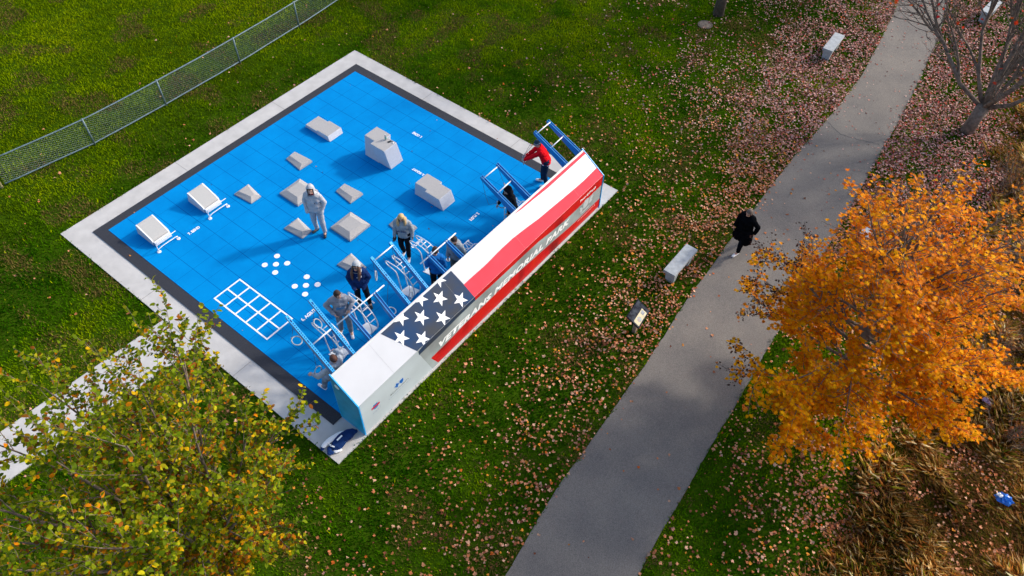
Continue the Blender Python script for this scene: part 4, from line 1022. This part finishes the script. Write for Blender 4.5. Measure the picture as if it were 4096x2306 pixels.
# yellow-green tree, lower left: a short trunk and a vase of upright limbs
def trunk_vase(t, prm):
    t.wood.tube([(0, 0, -.1), (.02, 0, .8), (.0, .02, 1.5), (0.02, 0, 2.1)], [.17, .13, .12, .13], 10)
    n = 25
    for k in range(n):
        az = 2 * math.pi * k / n * 1.0 + t.rr.uniform(-.2, .2); tilt = R_(t.rr.uniform(12, 46)) if k % 3 else R_(t.rr.uniform(48, 70))
        d = Vector((math.cos(az) * math.sin(tilt), math.sin(az) * math.sin(tilt), math.cos(tilt)))
        side = d.x * .8 + d.y * .35
        t.branch(Vector((0, 0, 1.7 + t.rr.random() * .5)), d, t.rr.uniform(3.9, 5.2) * (1 if tilt < .85 else .84) * (1 - .60 * max(0, side)) * (1 - .20 * max(0, d.y)) * (1 + .14 * max(0, -d.x)), .050, 1, prm)
    t.branch(Vector((0, 0, 2.0)), Vector((-0.1, .05, 1)), 4.3, .065, 1, prm)
def leaves_yellow(t, root):
    pos = []; dr = []; nm = []; sz = []; hz = []
    for a, b, lv in t.segs:
        L = (b - a).length; n = max(1, int(L / (.036 if lv >= 2 else .1)))
        for k in range(n):
            if t.rr.random() < .12: continue
            p = a.lerp(b, (k + t.rr.random()) / n); d = (b - a).normalized(); o = rot_to(d, R_(t.rr.uniform(50, 80)), t.rr.uniform(0, 6.28)); o.z -= .15
            pos.append(tuple(p)); dr.append(tuple(o)); nm.append((t.rr.gauss(0, .5), t.rr.gauss(0, .5), 1)); sz.append(t.rr.uniform(.055, .105)); hz.append(p.z)
    n = len(pos); hz = np.array(hz)
    pal = [(114, 134, 14), (144, 156, 20), (88, 108, 18), (182, 174, 26), (212, 168, 10), (212, 128, 12), (130, 84, 24), (160, 92, 30)]
    c1 = pick(pal, [30, 20, 20, 12, 8, 4, 4, 2], n); c2 = pick(pal, [12, 10, 10, 14, 18, 12, 13, 11], n)
    low = (hz + RNG.normal(0, .8, n)) < 3.7
    cols = np.where(low[:, None], c2, c1)
    leaf_mesh('crown', pos, dr, nm, sz, OVAL, cols, M['leaf'], root, .22)
P1 = dict(seg=[.3, .35, .16, .12], wob=[.03, .05, .06, .08], up=[0, .035, .07, .10], rmin=.0035, leaflv=2, levels=4, kids=[0, 16, 5], start=[0, .16, .2], ang=[(0, 0), (20, 48), (18, 45)], len=[(0, 0), (.24, .44), (.35, .6)], tap=.35, minz=-.1, trunk=trunk_vase)
tree('broadleaf_tree', (10.85, -13.9, GZ), 'green and yellow leaved tree with upright limbs in the lower left corner', P1, 5, leaves_yellow, M['bark_grey'])

# orange maple on the right
def trunk_maple(t, prm):
    t.wood.tube([(0, 0, -.1), (.02, 0, 1.0), (-.02, .02, 2.0), (.0, .03, 3.2), (0, .03, 4.4)], [.19, .15, .13, .11, .085], 10)
    for k in range(44):
        z = 1.3 + 3.1 * (k / 43) ** 1.0; az = k * 2.4 + t.rr.uniform(-.3, .3); tilt = R_(78 - 52 * (z - 1.3) / 3.1 + t.rr.uniform(-8, 8))
        d = Vector((math.cos(az) * math.sin(tilt), math.sin(az) * math.sin(tilt), math.cos(tilt)))
        t.branch(Vector((0, 0, z)), d, t.rr.uniform(2.7, 3.25) * (1.0 if z < 3 else .92) * (1 - .14 * max(0, d.x - d.y) - .22 * max(0, d.y - d.x) - .10 * max(0, -d.x) + .22 * max(0, -d.y)), .042, 1, prm)
def leaves_orange(t, root):
    pos = []; dr = []; nm = []; sz = []; hz = []; dark = []
    for a, b, lv in t.segs:
        L = (b - a).length; n = max(1, int(L / (.020 if lv > 1 else .06)))
        for k in range(n):
            p = a.lerp(b, (k + t.rr.random()) / n)
            keep = np.interp(p.z + .35 * mnoise.noise(p * 1.3) * 3, [1.5, 3.4, 4.6, 6.0], [.98, .95, .48, .30])
            # clumps
            cl = mnoise.noise(Vector((p.x * 1.1 + 4, p.y * 1.1, p.z * 1.1))); keep *= (.75 + cl * 1.3) if cl < .2 else 1.1
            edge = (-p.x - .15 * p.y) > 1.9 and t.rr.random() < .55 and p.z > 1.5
            if p.z > 3.4 and p.y > .1: keep *= .8
            if t.rr.random() > keep and not edge: continue
            o = rot_to((b - a).normalized(), R_(t.rr.uniform(40, 90)), t.rr.uniform(0, 6.28)); o.z = o.z * .3 - .05
            pp = p + o * t.rr.uniform(.02, .10)
            pos.append(tuple(pp)); dr.append(tuple(o)); nm.append((t.rr.gauss(0, .2) + .1, t.rr.gauss(0, .2) + .05, 1)); dark.append(edge)
            sz.append(t.rr.uniform(.03, .055) if edge else t.rr.uniform(.058, .108)); hz.append(p.z)
    n = len(pos); hz = np.array(hz); dark = np.array(dark)
    pal = [(240, 160, 0), (246, 174, 0), (236, 142, 0), (214, 112, 4), (248, 178, 8), (196, 150, 6), (228, 138, 36)]
    cols = pick(pal, [30, 22, 20, 12, 9, 4, 6], n)
    hi = (hz + RNG.normal(0, .5, n)) > 4.9
    cols = np.where(hi[:, None], pick(pal, [14, 8, 20, 24, 4, 2, 22], n), cols)
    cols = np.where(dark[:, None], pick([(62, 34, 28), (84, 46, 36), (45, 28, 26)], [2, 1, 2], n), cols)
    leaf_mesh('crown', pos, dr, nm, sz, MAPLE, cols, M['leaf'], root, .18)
P2 = dict(seg=[.3, .3, .2, .14], wob=[.03, .06, .09, .1], up=[0, .02, .02, .02], rmin=.004, leaflv=2, levels=4, kids=[0, 13, 5], start=[0, .22, .25], ang=[(0, 0), (25, 55), (25, 50)], len=[(0, 0), (.28, .46), (.4, .6)], tap=.3, minz=-.25, trunk=trunk_maple)
tree('maple_tree', (18.35, -1.85, GZ), 'broad orange maple overhanging the right side of the path', P2, 8, leaves_orange, M['bark_grey'])

# nearly bare tree, top right
def trunk_bare(t, prm):
    t.wood.tube([(0, 0, -.1), (.02, .0, .5), (.05, .03, 1.1)], [.24, .20, .22], 10)
    for tip, r in [((-1.9, -.3, 1.7), .10), ((-1.2, .9, 1.9), .09), ((.1, .5, 2.3), .13), ((.9, .3, 2.2), .12), ((1.3, -.5, 1.7), .10), ((.3, -1.0, 1.8), .09), ((-.4, 1.2, 2.0), .10), ((-.1, .1, 2.6), .11)]:
        a = Vector((.05, .03, .95)); v = Vector(tip); m_ = a + v * .5 + Vector((0, 0, -.25)); e = a + v
        r *= .82; t.wood.tube([a, m_, e], [r, r * .8, r * .62], 8)
        d = (v.normalized() + Vector((0, 0, .55))).normalized()
        for q in range(4): t.branch(e if q < 3 else m_, rot_to(d, R_(t.rr.uniform(8, 34)), t.rr.uniform(0, 6.28)), t.rr.uniform(2.6, 4.0), r * .62, 1, prm)
def leaves_few(t, root):
    pos = []; dr = []; nm = []; sz = []
    for a, b, lv in t.segs:
        if t.rr.random() < .045:
            d = rot_to((b - a).normalized(), 1.2, t.rr.uniform(0, 6.28)); pos.append(tuple(b)); dr.append(tuple(d)); nm.append((t.rr.gauss(0, .5), t.rr.gauss(0, .5), 1)); sz.append(t.rr.uniform(.09, .15))
    leaf_mesh('crown', pos, dr, nm, sz, MAPLE, pick([(214, 62, 30), (200, 40, 40), (224, 100, 30), (180, 60, 30)], [4, 3, 3, 2], len(pos)), M['leaf'], root)
P3 = dict(seg=[.3, .3, .22, .2], wob=[.03, .08, .1, .12], up=[0, .03, .03, .03], rmin=.0038, leaflv=2, levels=4, kids=[0, 12, 6], start=[0, .12, .12], ang=[(0, 0), (25, 60), (25, 60)], len=[(0, 0), (.35, .6), (.4, .7)], tap=.3, minz=-.1, trunk=trunk_bare)
tree('bare_tree', (17.73, 10.62, GZ), 'nearly bare grey tree with a few red leaves in the top right corner', P3, 3, leaves_few, M['bark_grey'])

# tall trees whose trunks or shadows reach the picture from beyond its top edge
def trunk_tall(t, prm):
    t.wood.tube([(0, 0, -.1), (.02, 0, 1.5), (0, .04, 3.0), (.03, .0, 5.2)], [.22, .17, .15, .11], 10)
    for k in range(20):
        z = 2.6 + 2.8 * k / 19; az = k * 2.4; tilt = R_(72 - 40 * (z - 2.6) / 2.8)
        t.branch(Vector((0, 0, z)), Vector((math.cos(az) * math.sin(tilt), math.sin(az) * math.sin(tilt), math.cos(tilt))), t.rr.uniform(2.4, 3.3), .06, 1, prm)
def leaves_some(t, root):
    pos = []; dr = []; nm = []; sz = []
    for a, b, lv in t.segs:
        cl = mnoise.noise(Vector((a.x * .8, a.y * .8, a.z * .8)))
        for q in range(2):
            if t.rr.random() < .38 + cl:
                d = rot_to((b - a).normalized(), 1.2, t.rr.uniform(0, 6.28)); pos.append(tuple(a.lerp(b, t.rr.random()))); dr.append(tuple(d)); nm.append((t.rr.gauss(0, .5), t.rr.gauss(0, .5), 1)); sz.append(t.rr.uniform(.10, .16))
    leaf_mesh('crown', pos, dr, nm, sz, MAPLE, pick([(170, 90, 50), (200, 120, 60), (150, 70, 40)], [1, 1, 1], len(pos)), M['leaf'], root)
P4 = dict(seg=[.3, .35, .25, .2], wob=[.03, .07, .1, .12], up=[0, .03, .03, .03], rmin=.005, leaflv=2, levels=4, kids=[0, 9, 4], start=[0, .2, .2], ang=[(0, 0), (25, 55), (25, 55)], len=[(0, 0), (.32, .5), (.4, .6)], tap=.3, minz=-.1, trunk=trunk_tall)
tr = tree('lawn_tree', (7.98, 11.45, GZ), 'tree of which only the trunk foot shows, at the top edge beside the round cover', P4, 21, leaves_some, M['bark'])
for (x, y, rz, sc_) in [(3.2, 13.6, 1.3, 1.05), (12.6, 20.5, 2.2, 1.1)]:
    c = tr.copy(); COL.objects.link(c); c.location = (x, y, GZ); c.rotation_euler = (0, 0, rz); c.scale = (sc_,) * 3
    c['label'] = 'lawn tree standing beyond the top edge, its shadow lying on the grass' if x < 5 else 'lawn tree beyond the top right corner beside the path'
    for ch in tr.children: k = ch.copy(); COL.objects.link(k); k.parent = c

# ------------------------------------------------------------------ grass and fallen leaves
_ng = {}
def vnoise(x, y, sc_, seed):
    g_ = _ng.setdefault(seed, np.random.default_rng(seed).random((64, 64))); x = x / sc_ + 1000; y = y / sc_ + 1000
    xi = np.floor(x).astype(int); yi = np.floor(y).astype(int); fx = x - xi; fy = y - yi; fx = fx*fx*(3-2*fx); fy = fy*fy*(3-2*fy)
    A = lambda i, j_: g_[(xi + i) % 64, (yi + j_) % 64]
    return (A(0,0)*(1-fx) + A(1,0)*fx)*(1-fy) + (A(0,1)*(1-fx) + A(1,1)*fx)*fy
C0 = np.array(CAM_C); RR0 = np.array(CAM_R)
def in_view(x, y, mg=.06):
    d_ = np.stack([x - C0[0], y - C0[1], np.full_like(x, GZ - C0[2])], 1) @ RR0.T
    u = d_[:, 0] / d_[:, 2] * CAM_F / 4096; v = d_[:, 1] / d_[:, 2] * CAM_F / 4096
    return (d_[:, 2] > 0) & (np.abs(u) < .5 + mg) & (np.abs(v) < .2815 + mg)
def on_hard(x, y, m=0.0):
    c_ = (x > SX0 - m) & (x < SX1 + m) & (y > SY0 - m) & (y < SY1 + m)
    w_ = (y < SY0) & (x > 3.84 - (SY0 - y) * .045 - m) & (x < 5.19 - (SY0 - y) * .054 + m)
    p_ = (x > pl(y) - m + (vnoise(x, y, .25, 5) - .5) * .07) & (x < pr(y) + m + (vnoise(x, y, .25, 6) - .5) * .07)
    return c_, w_, p_
def scatter(n):
    x = RNG.uniform(-17, 27, n); y = RNG.uniform(-21, 25, n); k = in_view(x, y, .08); return x[k], y[k]
DRY = lambda x, y: np.clip((x - (np.interp(y, [-8, -4, 0, 6, 9, 14, 25], [19.9, 19.7, 20.0, 19.5, 18.7, 18.2, 17.3]) + .5 * (vnoise(x, y, .9, 77) - .5))) / 1.5, 0, 1)
def make_grass(n, name, hmin, hmax, label, drymode):
    x, y = scatter(n); c_, w_, p_ = on_hard(x, y, -.02); k = ~(c_ | w_ | p_); x, y = x[k], y[k]
    dr_ = DRY(x, y); r_ = RNG.random(len(x))
    k = (r_ < dr_) if drymode else (r_ > dr_); x, y = x[k], y[k]; n = len(x)
    big = vnoise(x, y, 3.2, 1) * .5 + vnoise(x, y, 1.1, 2) * .3 + vnoise(x, y, .35, 3) * .2
    h = RNG.uniform(hmin, hmax, n) * (.6 + .8 * vnoise(x, y, .30, 9)); az = RNG.uniform(0, 6.283, n); w = (RNG.uniform(.010, .018, n) if not drymode else RNG.uniform(.002, .0042, n)); ln = RNG.uniform(.2, 1.1, n) * h
    if drymode: az = RNG.normal(0, 1.5, n) + 6 * vnoise(x, y, .9, 12); ln = RNG.uniform(.5, 1.6, n) * h
    if drymode: h = h * (.35 + 1.2 * np.clip((vnoise(x, y, .45, 33) * .5 + vnoise(x, y, 1.7, 34) * .5 - .38) * 4, 0, 1))
    ca, sa = np.cos(az), np.sin(az); z0 = GZ - .004
    V = np.zeros((n, 4, 3))
    V[:, 0] = np.stack([x - sa * w, y + ca * w, np.full(n, z0)], 1); V[:, 1] = np.stack([x + sa * w, y - ca * w, np.full(n, z0)], 1)
    V[:, 2] = np.stack([x + ca * ln * .45 - sa * w * .7, y + sa * ln * .45 + ca * w * .7, z0 + h * .65], 1)
    V[:, 3] = np.stack([x + ca * ln, y + sa * ln, z0 + h * .9], 1)
    F = (np.arange(n)[:, None, None] * 4 + np.array([[0, 1, 2], [1, 3, 2]])[None]).reshape(-1, 3)
    if not drymode:
        A = np.array(lin((84, 130, 0))); B = np.array(lin((148, 162, 4))); D_ = np.array(lin((42, 88, 2))); S = np.array(lin((150, 132, 70)))
        t = np.clip((big - .34) * 3.2, 0, 1)[:, None]; col = D_ * (1 - t) + A * t
        t2 = np.clip((big - .52) * 4, 0, 1)[:, None] * .7; col = col * (1 - t2) + B * t2
        far = np.clip((-x - 1.0) / 3, 0, 1)[:, None] * .45; col = col * (1 - far) + B * far
        es = np.exp(-np.maximum(0, np.minimum.reduce([np.abs(x - SX0), np.abs(x - SX1), np.abs(y - SY1), np.abs(y - SY0)]) / .8))
        bare = np.clip((vnoise(x, y, .8, 21) - .60) * 5, 0, 1) * .75 + es * .25 * (vnoise(x, y, .5, 22) > .55)
        bare = (RNG.random(n) < bare)[:, None]; col = np.where(bare, S * .6, col)
        sp_ = (RNG.random(n) < .02)[:, None]; col = np.where(sp_, B * 1.1, col)
    else:
        pal = [(178, 136, 70), (212, 176, 114), (142, 100, 48), (124, 120, 34), (232, 208, 160), (160, 98, 44), (90, 102, 20)]
        col = pick(pal, [20, 14, 20, 10, 8, 16, 8], n); t = np.clip((vnoise(x, y, 1.0, 31) - .4) * 4, 0, 1)[:, None]; c2_ = pick([(140, 110, 62), (102, 104, 26), (142, 92, 50), (166, 126, 74)], [3, 3, 3, 2], n); t3 = np.clip((vnoise(x, y, .45, 33) * .5 + vnoise(x, y, 1.7, 34) * .5 - .42) * 5, 0, 1)[:, None]; col = (col * t3 + c2_ * (1 - t3)) * (.6 + .75 * t)
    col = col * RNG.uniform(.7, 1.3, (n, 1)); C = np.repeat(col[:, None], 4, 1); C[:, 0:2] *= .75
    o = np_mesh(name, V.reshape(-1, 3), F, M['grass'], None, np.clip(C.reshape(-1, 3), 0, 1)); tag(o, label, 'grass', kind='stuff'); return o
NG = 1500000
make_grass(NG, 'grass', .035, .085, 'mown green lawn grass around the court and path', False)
make_grass(5600000, 'dry_grass', .05, .23, 'long brown dry grass along the right edge', True)

# control points (x, y, leaves per square metre)
CP = np.array([(-10, -4, .3), (-6, 2, .4), (-5, -8, .3), (-2.4, -9, 1.2), (-2.6, -3, 3), (-2.5, 2, 3), (1, 4, 2), (1, 8, 1.5), (3.5, 2.5, 5), (4, 7, 4), (6, 3, 14), (6, 8, 16), (7.5, 12, 22), (9, 1.8, 30),
     (9, 5, 45), (9.5, 9, 75), (10, 14, 110), (11, 3, 45), (11.2, 7, 130), (12, 10, 190), (12, 14, 200), (11.5, 18, 190), (13.2, 4, 150), (13.5, 8, 220), (13, 1.5, 110), (13.2, -1, 95), (12.2, -1, 60), (11.2, -1, 22), (13.4, -3.2, 110), (12.2, -3.2, 55), (11.2, -3.2, 20),
     (13.6, -5.5, 100), (12.4, -5.5, 40), (11.3, -6, 14), (14, -8, 60), (12.8, -8.5, 26), (11.4, -9, 18), (14.3, -10.5, 40), (13, -11.5, 26), (11, -11.5, 16), (9, -12, 10), (8, -14, 12), (2, -12.5, 4), (0, -12, 2), (3, -16, 5), (6.5, -13, 8),
     (17.3, -3.5, 22), (17.2, -6, 16), (17.6, -8, 14), (18.2, -5, 45), (19, -3, 110), (19.3, -5, 110), (19.6, -6.8, 90), (20.6, -4, 150), (22, -2, 90), (21.3, -1, 130), (20.2, -4.6, 150), (21, 2, 45), (22, 6, 30), (17.5, 1.5, 110), (17.3, 5, 190), (16.6, 9, 220), (17.2, 12, 200), (19, 9, 150), (19.5, 13, 80), (16.5, 17, 130), (18, 20, 60)], float)
def density(x, y):
    d2 = (x[:, None] - CP[None, :, 0])**2 + (y[:, None] - CP[None, :, 1])**2; w = 1 / (d2 + .15)**2; return np.exp((w * np.log(CP[None, :, 2] + .2)).sum(1) / w.sum(1))
area = 44 * 46; N0 = 260000
x, y = [], []
for _ in range(4):
    a, b_ = scatter(N0); x.append(a); y.append(b_)
x = np.concatenate(x); y = np.concatenate(y); pm = 4 * N0 / area
dn = density(x, y) * np.interp(y, [2, 6], [1.8, 3.2]) * np.interp(x, [10.5, 12.2], [.40, 1.0]) * np.clip(.25 + 1.7 * vnoise(x, y, .55, 41) ** 1.5 + .3 * (vnoise(x, y, .18, 42) - .5), .05, 2.2)
c_, w_, p_ = on_hard(x, y, 0)
edgeL = np.minimum(np.abs(x - pl(y)), np.abs(x - pr(y)))
dn = np.where(p_, dn * .012 + .5 + 45 * np.exp(-edgeL / np.interp(y, [0, 6], [.05, .16])) * np.clip(dn / 120, .1, 1), dn); dn = np.where(c_, .3 + .7 * ((x > 5.5) & (x < 9.5) & (y > -6)), dn); dn = np.where(w_, 1.0, dn)
dn = np.where((x > WX0 - .1) & (x < WX1 + .02) & (y > WY0) & (y < WY1), 0, dn)
k = RNG.random(len(x)) < dn / pm; x, y, c_, w_, p_ = x[k], y[k], c_[k], w_[k], p_[k]; n = len(x)
z = np.where(c_, np.where((x > -.28) & (x < 9.53) & (y > -10.06) & (y < .33), .006, -.024), np.where(w_, -.028, np.where(p_, -.038, GZ + RNG.uniform(.035, .075, n))))
az = RNG.uniform(0, 6.283, n); tl_ = RNG.uniform(-.45, .45, n) * np.where(c_ | p_ | w_, .4, 1)
far = np.clip((y - 3) / 5, 0, 1)
pal = [(206, 142, 104), (188, 114, 72), (222, 172, 138), (156, 92, 62), (112, 62, 42), (216, 140, 50), (196, 96, 32), (180, 130, 112)]
cA = pick(pal, [26, 22, 14, 14, 10, 6, 3, 5], n); cB = pick([(196, 146, 132), (172, 112, 98), (214, 176, 164), (128, 76, 72), (96, 56, 52), (190, 90, 60), (178, 44, 46)], [26, 22, 16, 16, 12, 5, 2], n)
cols = np.where((RNG.random(n) < far)[:, None], cB, cA) * .82
red = (x > 15.6) & (y > 6) & (RNG.random(n) < .03); cols = np.where(red[:, None], np.array(lin((200, 50, 50))), cols)
dk = c_ & (RNG.random(n) < .6); cols = np.where(dk[:, None], np.array(lin((70, 60, 62))), cols)
fl_ = leaf_mesh('fallen_leaves', np.stack([x, y, z], 1), np.stack([np.cos(az), np.sin(az), tl_], 1), np.stack([RNG.normal(0, .3, n) * ~(c_ | p_ | w_), RNG.normal(0, .3, n) * ~(c_ | p_ | w_), np.ones(n)], 1), RNG.triangular(.03, .05, .115, n) * np.where(c_, .6, 1) * np.where(y > 4, .95, 1), SCRAP, cols, M['fallen'], None, .22)
tag(fl_, 'fallen tan and pink maple leaves strewn over the lawn and path', 'fallen leaves', kind='stuff')
print('leaves', n)
# twiggy dry shrubs behind the maple, right edge
def shrub(loc, seed, h, label):
    root = empty('dry_shrub', loc); tag(root, label, 'shrub', 'dry leafless shrubs at the right edge')
    t = Tree(seed); prm = dict(seg=[.2, .2, .15], wob=[.05, .08, .1], up=[0, .03, .03], rmin=.003, leaflv=1, levels=3, kids=[0, 9], start=[0, .15], ang=[(0, 0), (15, 50)], len=[(0, 0), (.3, .6)], tap=.3, minz=-.1)
    for k in range(16):
        az = t.rr.uniform(0, 6.28); tilt = R_(t.rr.uniform(5, 50)); t.branch(Vector((t.rr.gauss(0, .12), t.rr.gauss(0, .12), 0)), Vector((math.cos(az)*math.sin(tilt), math.sin(az)*math.sin(tilt), math.cos(tilt))), h * t.rr.uniform(.6, 1), .012, 1, prm)
    t.wood.build('stems', mat('dry_stem_%d' % seed, (.20, .14, .10), .9, .3), root)
    pos = []; dr = []; nm = []; sz = []
    for a, b, lv in t.segs:
        if t.rr.random() < .35: pos.append(tuple(b)); dr.append(tuple(rot_to((b - a).normalized(), 1, t.rr.uniform(0, 6.28)))); nm.append((t.rr.gauss(0, .5), t.rr.gauss(0, .5), 1)); sz.append(t.rr.uniform(.04, .09))
    leaf_mesh('foliage', pos, dr, nm, sz, OVAL, pick([(130, 84, 50), (160, 110, 70), (100, 60, 44), (180, 100, 50)], [3, 2, 3, 1], len(pos)), M['leaf'], root)
for i, (x_, y_, h_, l_) in enumerate([(19.9, 3.6, 1.7, 'tallest dry twiggy shrub behind the orange maple'), (21.0, 1.6, 1.4, 'dry twiggy shrub between the maple and the right edge'), (20.9, 5.6, 1.5, 'dry twiggy shrub below the bare tree at the right edge'), (19.6, 8.3, 1.3, 'low dry shrub beside the foot of the bare tree'), (22.2, -.3, 1.2, 'dry twiggy shrub near the pale lilac wrapper'), (21.0, 11.5, 1.6, 'dry shrub behind the bare tree in the corner')]): shrub((x_, y_, GZ), 100 + i, h_, l_)
